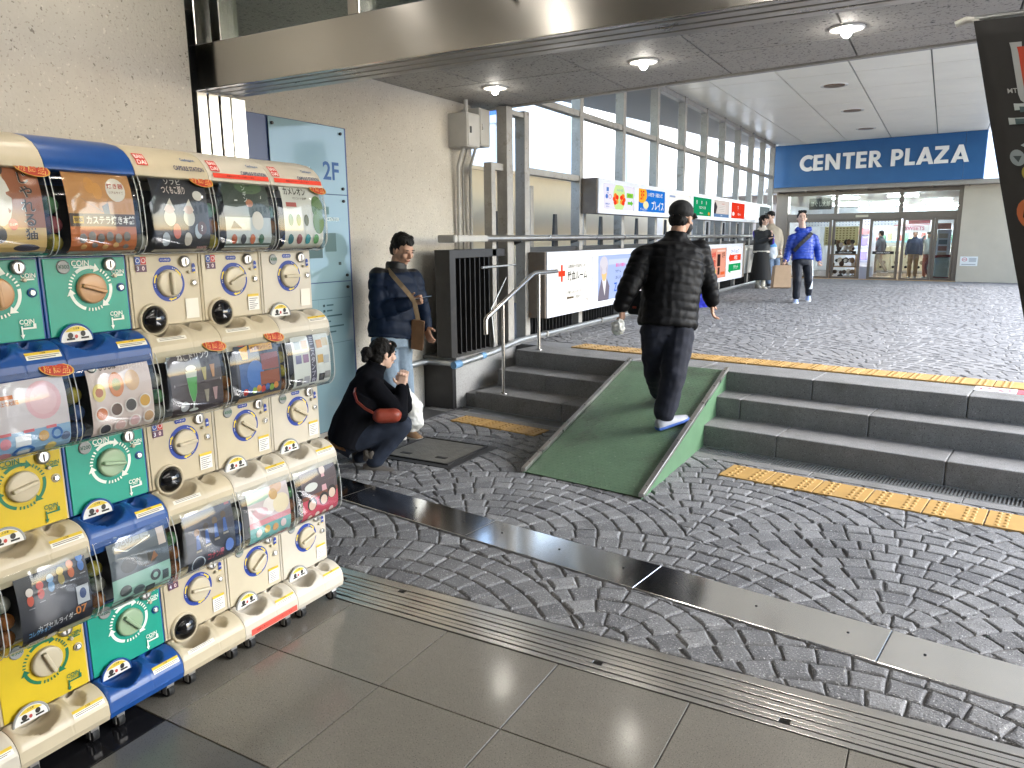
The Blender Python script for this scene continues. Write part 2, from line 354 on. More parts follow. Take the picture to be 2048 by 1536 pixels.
# steel floor plates
st = thing('floor_plate_strip', 'stainless steel cover plates laid in a strip across the cobbles', 'floor plate', (*ext(-2.0, 3.05), 0), A2)
for k in range(-2, 6):
    u0 = -2.588 + 1.041 * k
    p = MB(EXT).box(u0 + .002, SV0 + .002 + .006 * (k > -10), -.02, u0 + 1.039, SV1 - .002, .0035 + .001 * (k % 2)).build('plate', m_plate, st, bev=.0015)
    for a in (.14, .52, .9):
        q = MB(EXT).lathe([(.006, .004), (.006, .0062), (.003, .0062)], (u0 + a, (SV0 + SV1) / 2 + .02, 0), 'z', 8).build('screw', m_dark, p)
# drain grate at the foot of the steps
gr = thing('drain_grate', 'narrow slotted steel drain grate along the foot of the steps', 'drain grate', (*ext(-1, 5.3), 0), A2)
MB(EXT).box(-5.0, 5.218, -.1, 4.5, 5.405, -.035).build('channel', m_dark, gr)
MB(EXT).box(-5.0, 5.218, -.03, 4.5, 5.228, .0).box(-5.0, 5.395, -.03, 4.5, 5.405, 0).build('grate_frame', m_galv, gr)
for k in range(300):
    u = -4.6 + k * .0215
    if -3.25 < u < -2.42: continue
    MB(EXT).box(u, 5.2285, -.028, u + .0085, 5.3945, -.0015).build('slat', m_galv, gr)
# steps
stp = struct(MB(EXT).box(-5.2, 5.45, -.1, 4.5, 6.2, .12).build('steps', m_step))
JU = [[-4.62, -3.62, -2.72, -1.73, -.64, .40, 1.5, 2.6, 3.7], [-4.62, -4.03, -3.2, -2.14, -1.19, -.1, .9, 2., 3.1], [-4.62, -3.3, -2.62, -1.68, -.62, .4, 1.5, 2.6, 3.7]]
for s, (v0, v1) in enumerate(((5.41, 5.78), (5.755, 6.09), (6.05, 6.47))):
    for a, b in zip(JU[s][:-1], JU[s][1:]):
        MB(EXT).box(a + .002, v0, s * .1617 - (.03 if s == 0 else .02), b - .002, v1, (s + 1) * .1617).build('step_block', m_step, stp, bev=.008, seg=2)
# upper pavement
upp = struct(MB(EXT).box(-8.5, 6.46, .3, 8, 20.9, ZT - .005).build('upper_pavement', mat('pale_mortar', (.22, .22, .22), .9, var=.1, vs=6)))
CU = [(-1.43 + 1.03 * ((r % 2) + 2 * k), 8.86 + .675 * r) for r in range(-5, 21) for k in range(-5, 7)]
rn = random.Random(9); upm = MB()
def in_up(x, y): return -3.85 < x < 5 and 6.75 < V(x, y) < 20.75 and y > x * -.2 and x < .35 * y + .6
for x, y, P in cobble_polys(CU, in_up, gap=.007, rnd=random.Random(4)):
    P = clip(P, -un[0], -un[1], -6.785)
    if len(P) > 2 and area(P) > .001: cobble(upm, P, ZT, False, rn, rn.choice((0, 1, 1, 3, 2)))
o = upm.build('cobble_field', m_cobu, upp); o['kind'] = 'stuff'
# tactile paving
def tactile(name, label, u0, n, v0, z, w=.28, pitch=.31, single=False):
    t = thing(name, label, 'tactile paving', (*ext(u0, v0), z), A2, 'yellow tactile paving rows')
    for k in range(n):
        a = u0 + k * pitch
        p = MB(EXT).box(a + .004, v0, z - .01, a + pitch - .004, v0 + w, z + .006).build('tile', m_yel, t, bev=.002)
        d = MB(EXT)
        for du in (.045, .085, .195, .235):
            for q in range(5):
                d.lathe([(.0135, .006), (.011, .0095), (.006, .011)], (a + du + .015, v0 + (.03 + q * .055) * w / .28, z), 'z', 10)
                if single: d.build('dome', m_yel, p); d = MB(EXT)
        if not single: d.build('dome_field', m_yel, p)['kind'] = 'stuff'
tactile('tactile_row', 'yellow dotted tactile paving row in front of the right steps', -1.90, 8, 4.755, .002, single=True)
tactile('tactile_row', 'short yellow dotted tactile paving row at the foot of the left steps', -4.45, 3, 4.86, .002, w=.22)
tactile('tactile_row', 'long yellow dotted tactile paving row along the top of the steps', -4.24, 17, 6.50, ZT + .002)
# stickers on the top step
for nm, lb, u0, u1, c in (('floor_sticker', 'white no smoking sticker on the top step edge', -.62, -.36, 'e8e8ea'), ('floor_sticker', 'red lettered sticker on the top step edge', -.355, -.02, 'd8525e')):
    t = thing(nm, lb, 'sticker', (*ext(u0, 6.3), ZT), A2)
    MB(EXT).box(u0, 6.30, ZT + .0005, u1, 6.475, ZT + .0025).build('sheet', pm(c), t)
    T = lambda s, q, o: EXT @ Vector((u0 + s * (u1 - u0), 6.30 + q * .175, ZT + .0028 + o))
    it = [('o', .5, .5, .4, .42, .8, 'd8525e'), ('p', [(.2, .8), (.26, .84), (.8, .2), (.74, .16)], 'd8525e'), ('r', .3, .44, .7, .54, '444448')] if c[0] == 'e' else [('t', '歩行喫煙禁止', .5, .66, .3, 'f5e8ea', .8), ('r', .2, .25, .8, .31, 'f5e8ea')]
    b, ms = decals(it, u1 - u0, .175, T); b.build('print', ms, t)
# ramp
RX0, RX1 = -2.405, -1.508
def rv(x, v): return (v - x * un[0]) / un[1]          # y at street depth v for a given x
def rp(x, t): v = 4.03 + (6.055 - 4.03) * t; return Vector((x, rv(x, v), .008 + (ZT + .006 - .008) * t))
rm = thing('ramp', 'portable green checker plate ramp laid over the steps', 'ramp', (RX0 + .45, 5.2, 0))
m_chk = bpy.data.materials.get('green_ramp_paint')
b = MB(); n = 12
for i in range(n):
    a, c = i / n, (i + 1) / n
    b.add([rp(RX0, a), rp(RX1, a), rp(RX1, c), rp(RX0, c)], [(0, 1, 2, 3)])
b.add([rp(RX0, 0), rp(RX1, 0), rp(RX1, 0) + Vector((0, .01, -.012)), rp(RX0, 0) + Vector((0, .01, -.012))], [(0, 3, 2, 1)])
b.add([rp(RX0, 1), rp(RX1, 1), rp(RX1, 1) + Vector((0, .05, -.008)), rp(RX0, 1) + Vector((0, .05, -.008))], [(0, 1, 2, 3)])
dk = b.build('deck', m_green, rm)
tr_ = MB(); rn = random.Random(2)          # raised treads of the checker plate
def rq(s, t, o): p = rp(RX0 + (RX1 - RX0) * s, t); return p + Vector((0, -.23, .97)) * o
for i in range(62):
    for j in range(24):
        s, t = (j + .5 + .5 * (i % 2)) / 24.6, (i + .5) / 62
        if s > .965 or s < .02: continue
        q = .012 if (i + j) % 2 else -.012; h = .0022
        tr_.add([rq(s - .012, t - q * .55, 0), rq(s, t - .004, 0), rq(s + .012, t + q * .55, 0), rq(s, t + .004, 0), rq(s, t, h)], [(0, 1, 4), (1, 2, 4), (2, 3, 4), (3, 0, 4)])
o = tr_.build('treads', m_green, dk); o['kind'] = 'stuff'
for x, d in ((RX0, -1), (RX1, 1)):
    P = [rp(x, 0), rp(x, 1)]; y1 = rp(x, 1).y
    MB().prism([(P[0].y - .01, -.005), (P[1].y - .0, -.005), (P[1].y, P[1].z + .02), (P[0].y - .01, P[0].z + .02)], x - .003 * (d < 0), x + .003 * (d > 0), 0).build('side_plate', m_greens, rm)
    b = MB(); q = [P[0] + Vector((d * .003, -.015, .0)), P[1] + Vector((d * .003, 0, 0))]
    vs = [p + Vector((a, 0, h)) for p in q for a, h in ((-.018, .004), (.018, .004), (.018, .03), (-.018, .03))]
    b.add(vs, [(0, 1, 2, 3), (7, 6, 5, 4), (0, 4, 5, 1), (1, 5, 6, 2), (2, 6, 7, 3), (3, 7, 4, 0)])
    e = b.build('edge_strip', m_steel2, rm, bev=.002)
    for k in range(7):
        c = rp(x, .04 + k * .153) + Vector((d * .003, 0, .03)); MB().lathe([(.006, 0), (.006, .003), (.003, .004)], c, 'z', 8).build('screw', m_dark, e)
# access hatch
ht = thing('access_hatch', 'square steel framed access hatch set in the cobbles beside the ramp', 'hatch', (-3.24, 4.55, 0))
MB().box(-3.60, 4.235, -.01, -2.90, 4.885, .004).build('frame', mat('hatch_frame', (.035, .035, .036), .5, var=.2), ht, bev=.002)
lid = MB().box(-3.55, 4.31, -.005, -2.985, 4.835, .009).build('lid', mat('hatch_lid', (.16, .15, .13), .6, var=.25, vs=14, bump=.5, bs=60), ht, bev=.002)
MB().box(-3.57, 4.292, .0, -3.552, 4.853, .014).box(-2.983, 4.292, .0, -2.965, 4.853, .014).box(-3.5515, 4.292, 0, -2.9835, 4.308, .0135).box(-3.5515, 4.837, 0, -2.9835, 4.853, .0135).build('rim', m_blk, ht, bev=.002)
for c in ((-3.42, 4.40), (-3.11, 4.42)): MB().box(c[0] - .045, c[1] - .018, .0085, c[0] + .045, c[1] + .018, .0115).build('handle_plate', m_dark, lid)
# ---------------- walls, ceilings, door frame ----------------
WX = -4.29
iw = tag(MB().box(-3.05, -6.1, -.1, -2.87, 2.30, 4.2).build('concrete_wall', m_conc), 'rough beige concrete wall behind the capsule machines', 'wall')
ow = tag(MB().box(-4.6, 2.2, -.1, WX, 6.78, 2.918).build('concrete_wall', m_conc), 'tall pitted concrete wall carrying the floor guide board', 'wall')
tag(MB().box(-4.6, 2.2, -.1, -3.12, 2.40, 4.2).build('concrete_wall', m_conc), 'narrow concrete wall return beside the steel door jamb', 'wall')
# rest of the hall behind the camera
tag(MB().box(3.5, -6.1, -.1, 3.7, 2.2, 4.2).build('hall_wall', mat('hall_plaster', (.26, .25, .24), .8, var=.05)), 'pale plaster side wall of the hall', 'wall')
tag(MB().box(-3.05, -6.3, -.1, 3.7, -6.1, 4.2).build('hall_wall', mat('hall_plaster', (.26, .25, .24), .8, var=.05)), 'pale plaster rear wall of the hall', 'wall')
struct(MB().box(-3.05, -6.3, 2.95, 3.7, 2.34, 3.1).build('hall_ceiling', mat('hall_ceiling_board', (.40, .39, .37), .8, var=.04)))
m_tube = mat('fluorescent_tube', (1., .945, .86), .3, emit=7.6)
for k, (x, y) in enumerate(((-.7, -.6), (-.7, 1.0), (-.7, -2.4), (1.3, -.6), (1.3, 1.0))):
    t = thing('strip_light', ['fluorescent strip light on the hall ceiling over the camera', 'fluorescent strip light on the hall ceiling nearest the sliding door', 'fluorescent strip light at the rear of the hall ceiling', 'fluorescent strip light on the right side of the hall ceiling', 'fluorescent strip light right of the hall ceiling by the door'][k], 'strip light', (x, y, 2.95), 0, 'hall strip lights')
    MB().box(x - .09, y - .62, 2.90, x + .09, y + .62, 2.949).build('housing', mat('lamp_enamel', (.8, .8, .78), .4), t, bev=.01)
    MB().tube([(x, y - .58, 2.878), (x, y + .58, 2.878)], .018, 8).build('tube', m_tube, t)
for k, (x, y) in enumerate(((-2.35, 1.72), (-1.72, 1.72), (-2.2, .2))):
    t = thing('downlight', ['round downlight in the hall ceiling over the capsule machines by the door', 'round downlight in the hall ceiling behind the steel header', 'round downlight in the hall ceiling over the near capsule machines'][k], 'downlight', (x, y, 2.95), 0, 'hall downlights')
    MB().lathe([(.085, -.012), (.09, -.004), (.09, 0)], (x, y, 2.949), 'z', 20).build('rim', mat('lamp_enamel', (.8, .8, .78), .4), t)
    MB().lathe([(.065, -.016), (.065, -.0125)], (x, y, 2.949), 'z', 20).build('lens', mat('downlight_lens', (1., .93, .83), .3, emit=12), t)
# sliding door frame: header, jamb, transom
df = thing('sliding_door_frame', 'brushed stainless steel sliding door header and jamb', 'door frame', (-2.95, 2.45, 0))
MB().box(-3.0, 2.37, 2.252, 3.5, 2.39, 2.437).box(-3.0, 2.3905, 2.417, 3.5, 2.66, 2.437).build('header_fascia', m_steel, df, bev=.003)
for i, y in enumerate((2.3905, 2.462, 2.534, 2.606)):
    MB().box(-2.975, y, 2.262 + .002 * i, 3.5, y + .05, 2.30).build('header_rail', m_steel2, df, bev=.002)
MB().box(-2.99, 2.3905, 2.302, 3.5, 2.66, 2.33).build('header_soffit', m_dark, df)
for i, y in enumerate((2.40, 2.466, 2.530, 2.592)):
    MB().box(-3.06, y, 0, -2.962 - .003 * (i % 2), y + (.056 if i < 3 else .085), 2.26).build('jamb_strip', m_steel, df, bev=.003)
MB().box(-3.05, 2.302, 0, -2.99, 2.398, 2.6).build('jamb_recess', m_dark, df)
MB().box(-2.99, 2.44, 2.438, 3.5, 2.452, 4.0).build('transom_glass', clear('transom_glass', (.62, .68, .64), .10, .6), df)
for x in (-2.84, -2.07, -.6, .9): MB().box(x, 2.40, 2.438, x + .06, 2.50, 3.99).build('mullion', m_steel, df, bev=.003)
MB().box(-3.04, 2.37, 2.438, -2.90, 2.46, 3.99).build('mullion', m_steel, df, bev=.003)
hk = thing('brass_hook', 'small brass hook hanging from the steel header', 'hook', (-1.3, 2.36, 2.44))
MB().tube([(-1.33 + .028 * math.cos(a / 10 * 6.28), 2.355, 2.432 + .02 * math.sin(a / 10 * 6.28)) for a in range(11)], .004, 6).build('ring', mat('brass', (.6, .42, .16), .3, 1.), hk)
MB().tube([(-1.33, 2.355, 2.412), (-1.332, 2.35, 2.392), (-1.326, 2.345, 2.386), (-1.32, 2.345, 2.395)], .006, 6).build('hook', m_blk, hk)
# concrete soffit over the steps
sf = struct(MB().add([(-4.6, 2.66, 2.955), (3.1, 2.66, 2.955), (*ext(3.9, 6.40), 2.955), (*ext(-5.6, 6.40), 2.955)], [(3, 2, 1, 0)]).build('soffit', m_dark))
XS = [-4.60, -3.61, -2.618, -1.655, -.69, .28, 1.25, 2.2, 3.1]
for j in range(len(XS) - 1):
    for a, b in (((2.66, 4.1), (4.1, 5.88), (5.88, 9)) if j % 2 == 0 or j > 2 else ((2.66, 5.0), (5.0, 9)) if j == 2 else ((2.66, 4.1), (4.1, 5.88), (5.88, 9))):
        P = [(XS[j] + .007, a + .006), (XS[j + 1] - .007, a + .006), (XS[j + 1] - .007, b - .006), (XS[j] + .007, b - .006)]
        P = clip(P, un[0], un[1], 6.36)
        if len(P) > 2: MB().prism(P, 2.92, 2.95, 2).build('soffit_panel', m_soff, sf)
MB(EXT).box(-5.3, 6.37, 2.905, 2.6, 6.43, 4.05).build('soffit_beam', m_post, sf)
struct(MB().add([(-4.6, 2.4, 3.95), (3.1, 2.4, 3.95), (*ext(3.5, 6.4), 3.95), (*ext(-5.6, 6.40), 3.95)], [(3, 2, 1, 0)]).build('roof_slab', m_soff))
# white panel ceiling of the passage
wc = struct(MB(EXT).box(-7.6, 6.44, 3.90, 1.0, 20.9, 4.1).build('passage_ceiling', mat('ceiling_joint', (.25, .25, .24), .8)))
CX = [-3.99, -3.27, -2.29, -1.32, -.35, .62, 1.59, 2.56]
CY = [5.5 + 1.35 * k for k in range(13)]
for j in range(len(CX) - 1):
    for i in range(len(CY) - 1):
        P = [(CX[j] + .01, CY[i] + .01), (CX[j + 1] - .01, CY[i] + .01), (CX[j + 1] - .01, CY[i + 1] - .01), (CX[j] + .01, CY[i + 1] - .01)]
        P = clip(clip(P, -un[0], -un[1], -6.45), un[0], un[1], 20.85)
        if len(P) > 2: MB().prism(P, 3.87, 3.895, 2).build('ceiling_panel', m_white, wc)
m_bulb = mat('lit_bulb', (1., .95, .86), .3, emit=17)
m_lampw = mat('lamp_reflector', (.85, .83, .78), .25)
for k, (x, y) in enumerate(((-3.60, 6.10), (-2.12, 5.83), (-.67, 5.63))):
    t = thing('ceiling_lamp', ['lit round ceiling lamp nearest the concrete wall', 'lit round ceiling lamp in the middle of the concrete soffit', 'lit round ceiling lamp farthest from the concrete wall'][k], 'ceiling lamp', (x, y, 2.92), 0, 'lit lamps in the concrete soffit')
    MB().lathe([(.105, -.012), (.11, -.004), (.11, 0)], (x, y, 2.92), 'z', 24).build('rim', m_lampw, t)
    MB().ell((x, y, 2.895), (.034, .034, .04), 14, 8).build('bulb', m_bulb, t)
for k, (x, y) in enumerate(((-1.69, 13.15), (-1.70, 15.9), (-1.70, 18.7), (-1.69, 10.4))):
    t = thing('recessed_light', ['unlit round recessed light in the white ceiling, nearest in view', 'unlit round recessed light in the white ceiling, middle one', 'unlit round recessed light in the white ceiling by the blue sign', 'unlit round recessed light hidden above the soffit edge'][k], 'recessed light', (x, y, 3.87), 0, 'unlit lights in the white ceiling')
    MB().lathe([(.16, .0), (.17, -.006), (.20, -.008), (.205, 0)], (x, y, 3.87), 'z', 24).build('rim', m_lampw, t)
    MB().lathe([(.001, .02), (.155, .02), (.155, -.004), (.14, -.006)], (x, y, 3.862), 'z', 24).build('reflector', mat('brown_reflector', (.17, .10, .05), .35, .6), t)
# ---------------- floor guide board ----------------
gb = thing('floor_guide_board', 'tall blue edged glass floor guide board reading 2F', 'notice board', (WX, 4.0, 0))
m_navy = mat('navy_board', (.028, .06, .19), .3, spec=.5)
MB().box(WX, 3.2, .06, WX + .03, 4.85, 2.475).build('back_panel', m_navy, gb, bev=.004)
m_pale = mat('pale_glass_panel', (.25, .38, .43), .05, spec=.9, coat=.6)
Y0, Y1 = 4.025, 4.815
panels = [(1.955, 2.468), (1.272, 1.949), (.07, 1.266)]
T = lambda s, t, o: (WX + .0445 + o, Y0 + s * (Y1 - Y0), .07 + t * 2.398)
prints = [[('t', '2F', .78, .86, .058, '14508f'), ('t', 'CENTER PLAZA', .30, .858, .018, 'e8f0f4', .4)],
          [('r', .22, .58, .6, .70, '3c5a5e'), ('r', .05, .585, .19, .66, '46666a'), ('r', .64, .60, .8, .66, '46666a'), ('r', .3, .72, .72, .745, '567a7c'), ('t', 'SAN・CENTER', .7, .705, .012, 'dceaea'), ('r', .82, .555, .86, .565, '20383a')],
          [('t', 'Information', .2, .46, .02, '1f4b57'), ('r', .03, .445, .97, .4463, '2e5560'), ('r', .5, .30, .5015, .445, '2e5560'), ('r', .03, .295, .97, .2963, '2e5560')] + [('r', .56, .42 - .018 * k, .59, .428 - .018 * k, '1f3f48') for k in range(6)] + [('r', .61, .422 - .018 * k, .61 + (.1, .08, .22, .05, .24, .12)[k], .427 - .018 * k, '31555e') for k in range(6)]]
for (z0, z1), pr_ in zip(panels, prints):
    p = MB().box(WX + .036, Y0, z0, WX + .044, Y1, z1).build('glass_panel', m_pale, gb, bev=.001)
    b, ms = decals(pr_, Y1 - Y0, 2.398, T); b.build('print', ms, p)
    for yy in (Y0 + .03, Y1 - .05):
        for zz in (z0 + .045, z1 - .045): MB().lathe([(.012, 0), (.012, .012), (.009, .015)], (WX + .0445, yy, zz), 'x', 12).build('standoff', m_blk, p)
# ---------------- wall foot, plinth, pipe ----------------
tag(MB().box(-4.30, 2.66, -.02, -3.935, 5.95, -.006).box(-3.945, 3.4, -.02, -3.93, 5.95, .006).build('floor_border', mat('dark_border_stone', (.07, .07, .072), .4, var=.2)), 'dark stone border strip along the foot of the concrete wall', 'border')
pl = thing('plinth', 'black stone faced plinth with a granite side under the louvre fence', 'plinth', (-4.1, 6.2, 0))
MB().box(-4.29, 5.84, -.02, -3.955, 5.90, .468).build('black_face', m_blk, pl, bev=.004)
MB().prism([(-4.29, 5.9005), (-3.957, 5.9005), (-3.957, 7.4), (-4.29, 7.4)], -.02, .46, 2).build('granite_side', mat('pale_granite', (.36, .35, .33), .75, var=.12, spk=[((.15, .15, .14), 170, .6)]), pl)
MB().box(-4.29, 5.83, .4685, -3.90, 20.3, .50).build('coping', m_step, pl, bev=.004)
pp = thing('floor_pipe', 'grey galvanised pipe running along the foot of the wall and fence', 'pipe', (-3.85, 6, .45))
MB().tube([(-4.22, 4.9, .45), (-4.22, 5.7, .45), (-4.2, 5.80, .45), (-4.0, 5.81, .45), (-3.87, 5.81, .45)], .028, 10).build('wall_pipe', m_galv, pp)
MB().tube([(-3.86, 5.80, .45), (-3.86, 6.4, .475), (-3.87, 7.0, .53), (-3.87, 20.3, .53)], .028, 10).build('long_pipe', m_galv, pp)
MB().tube([(-3.86, 5.72, .449), (-3.86, 5.83, .451)], .035, 10).tube([(-3.862, 6.2, .466), (-3.862, 6.27, .469)], .033, 10).build('coupling', mat('blue_tape', (.12, .25, .42), .6), pp)
for y in (7.6, 9.2, 10.9, 12.6, 14.3): MB().box(-3.905, y, .5, -3.835, y + .03, .562).build('bracket', m_post, pp)
# ---------------- electrical boxes and conduits ----------------
m_bx = m_boxgrey
for k, (y0, y1, z0, z1, x1, lb) in enumerate(((6.36, 6.585, 2.47, 2.79, -4.07, 'grey steel electrical box with a latch, left of the pair under the soffit'), (6.60, 6.80, 2.50, 2.86, -4.08, 'grey steel electrical box with a framed door, right of the pair'))):
    t = thing('electrical_box', lb, 'electrical box', (WX, y0, z0))
    MB().box(WX if k == 0 else -4.29, y0, z0, x1, y1, z1).build('case', m_bx, t, bev=.006)
    d = MB().box(x1 - .001, y0 + .012, z0 + .012, x1 + .008, y1 - .012, z1 - .012).build('door', m_bx, t, bev=.003)
    MB().box(x1 + .008, y0 + .035, (z0 + z1) / 2 - .03, x1 + .016, y0 + .06, (z0 + z1) / 2 + .03).build('latch', m_blk if k == 0 else m_steel2, d)
for y, r, z0, m in ((6.44, .019, .5, m_boxgrey), (6.52, .010, .5, m_post), (6.66, .016, .5, m_boxgrey)):
    t = tag(MB().tube([(WX + .04, y, z0), (WX + .045, y + .01, 1.6), (WX + .06, y - .005, 2.3), (-4.16, y, 2.505)], r, 8).build('conduit', m), {6.44: 'thick beige conduit pipe dropping from the left electrical box', 6.52: 'thin dark conduit pipe between the two thicker ones', 6.66: 'beige conduit pipe dropping from the right electrical box'}[y], 'conduit', 'conduits below the electrical boxes')
tag(MB().tube([(-4.15, 6.47, 2.78), (-4.15, 6.47, 2.93)], .022, 10).build('conduit', m_boxgrey), 'short conduit stub from the left electrical box into the soffit', 'conduit', 'conduits below the electrical boxes')
# ---------------- open steel window wall ----------------
ww = thing('window_wall', 'tall open lattice of weathered grey steel posts and rails', 'window wall', (-3.98, 8, ZT))
PX0, PX1 = -4.04, -3.92
PY = [8.74, 10.15, 11.55, 12.93, 14.27, 15.55, 16.84, 18.11, 19.37, 20.55]
m_p = m_post
MB().box(PX0, 6.86, .5, PX1, 6.985, 2.90).build('post', m_p, ww, bev=.003)
MB().box(PX0, 7.24, .5, PX1, 7.347, 2.90).build('post', m_p, ww, bev=.003)
MB().box(PX0, 6.60, 1.95 - 1.45, PX1 - .03, 6.68, 2.34).build('post', m_p, ww, bev=.003)
MB().box(PX0 + .01, 6.9855, 2.83, PX1 - .01, 7.2395, 2.88).build('rail', m_p, ww, bev=.003)
MB().box(PX0 + .02, 6.6805, 2.27, PX1 - .04, 6.8595, 2.34).build('rail', m_p, ww, bev=.003)
for y in PY: MB().box(PX0, y - .10, .5, PX1, y, 3.87).build('post', m_p, ww, bev=.003)
pv = 7.347
for y in PY:
    if pv == 7.347: MB().box(PX0 + .012, pv + .0005, 2.27, PX1 - .012, y - .1005, 2.34).build('rail', m_p, ww, bev=.003)
    MB().box(PX0 + .012, pv + .0005, 3.02, PX1 - .012, y - .1005, 3.09).build('rail', m_p, ww, bev=.003)
    MB().box(PX0 + .012, pv + .0005, 3.78, PX1 - .012, y - .1005, 3.86).build('rail', m_p, ww, bev=.003)
    pv = y
for k, y in enumerate([8.0] + [p - .62 for p in PY[1:]]):      # thinner stanchions behind
    MB().box(-4.34, y, .5, -4.26, y + .08, 2.2).build('stanchion', m_p, ww, bev=.003)
# louvre fence below the handrail
lf = thing('louvre_fence', 'black vertical fin fence behind the lower signs', 'fence', (-3.98, 7, .5))
MB().box(-4.10, 5.80, .502, -3.93, 5.90, 1.50).build('end_post', m_blk, lf, bev=.004)
for a, b in zip([5.90, 7.347] + PY[:-1], [6.86] + [7.347 + 1.29] + [p - .1 for p in PY[1:]]):
    MB().box(-4.08, a + .0005, 1.42, -3.95, b - .0005, 1.50).build('top_rail', m_blk, lf, bev=.004)
    MB().box(-4.075, a + .0005, .502, -4.045, b - .0005, 1.419).build('back_sheet', m_blk, lf)
    n = int((b - a) / .088)
    for i in range(n):
        y = a + .03 + i * .088
        if y + .02 < b: MB().box(-4.04, y, .51, -3.965, y + .012, 1.418).build('fin', m_blk, lf)
MB().tube([(-3.925, 6.35, 1.32), (-3.925, 7.02, 1.325)], .012, 8).build('bolt_bar', m_galv, lf)
MB().tube([(-3.94, 6.98, 1.32), (-3.945, 6.55, .9), (-3.94, 6.6, .52)], .006, 6).build('stay', m_galv, lf)
hr = thing('wall_handrail', 'long steel handrail running above the black fence', 'handrail', (-3.85, 6, ZT))
MB().tube([(-3.86, 6.32, 1.60), (-3.86, 20.5, 1.60)], .032, 12).build('rail', m_steel2, hr)
MB().box(-4.02, 5.74, 1.565, -3.83, 5.80, 1.635).box(-3.90, 5.8005, 1.568, -3.825, 6.32, 1.632).build('end_cap', m_boxgrey, hr, bev=.01)
for y in [7.3] + [p - .05 for p in PY]:
    MB().prism([(-3.925, 1.53), (-3.84, 1.56), (-3.84, 1.575), (-3.925, 1.575)], y - .30, y - .26, 1).build('bracket', m_blk, hr)
    MB().prism([(y - .40, 1.50), (y - .28, 1.50), (y - .31, 1.88), (y - .36, 1.88)], -4.13, -4.10, 0).build('gusset', m_blk, hr)
# stair handrail
sh = thing('stair_handrail', 'polished stainless steel handrail on two posts beside the left steps', 'handrail', (-3.5, 6.2, .16))
MB().tube([(-3.5, 5.715, .76), (-3.5, 5.715, .885), (-3.5, 5.725, .905), (-3.5, 6.60, 1.245), (-3.5, 6.66, 1.258), (-3.5, 7.15, 1.258)], .021, 12).build('rail', m_steel, sh)
MB().tube([(-3.5, 6.02, .16), (-3.5, 6.02, 1.01)], .017, 12).build('post', m_steel, sh)
MB().tube([(-3.5, 6.74, .485), (-3.5, 6.74, 1.25)], .017, 12).build('post', m_steel, sh)
for y, z in ((6.02, .1617), (6.74, ZT)): MB().lathe([(.035, 0), (.035, .006), (.02, .008)], (-3.5, y, z), 'z', 14).build('base_plate', m_steel, sh)
# ---------------- lit advertising boxes ----------------
def signrow(label, y0, n, z0, z1, arts, endy, tall=False):
    t = thing('sign_box', label, 'sign box', (-3.8, y0, z0))
    MB().box(-3.915, y0, z0, -3.715, endy, z1).build('casing', mat('sign_case_brown', (.17, .14, .115), .6, var=.25, vs=5, stain=((.22, .12, .06), 6, .6)), t, bev=.003)
    pt = 1.31
    for k in range(n):
        a = y0 + .02 + k * pt; b = min(a + pt - .0, endy); m = .16 if k == 0 else .09
        p0, p1, q0, q1 = a + m, b - .085, z0 + (.06 if not tall else .075), z1 - (.055 if not tall else .07)
        fr = MB().box(-3.7145, a, z0, -3.70, p0, z1).box(-3.7145, p1, z0, -3.70, b - .001, z1).box(-3.7145, p0 + .0002, z0, -3.7005, p1 - .0002, q0).box(-3.7145, p0 + .0002, q1, -3.7005, p1 - .0002, z1).build('frame', m_frame, t)
        art = arts[k] if k < len(arts) else None
        if art is None: continue
        bg, items, lb, s = art
        pn = MB().box(-3.7145, p0 + .0004, q0 + .0002, -3.706, p1 - .0004, q1 - .0002).build('lit_panel', em(bg, s), t)
        if lb: pn['label'] = lb
        if items:
            bm, ms = decals(items, p1 - p0, q1 - q0, lambda s_, t_, o: (-3.7055 + o, p0 + s_ * (p1 - p0), q0 + t_ * (q1 - q0)), lambda h: em(h, s), mb=None, lay=.0008)
            bm.build('print', ms, pn)
rnf = random.Random(21)
fruit = [('e', .5, .5, .2, .6, 'c9e59a')] + [('e', .5 + sx * (.11 + .05 * math.cos(q)), .42 + .15 * math.sin(q), .05, .1, c) for sx in (-1, 1) for q, c in ((0, 'f0502a'), (1.3, 'f47a30'), (2.6, 'f03a28'), (3.9, 'f59a3a'), (5.1, 'e8402c'))]
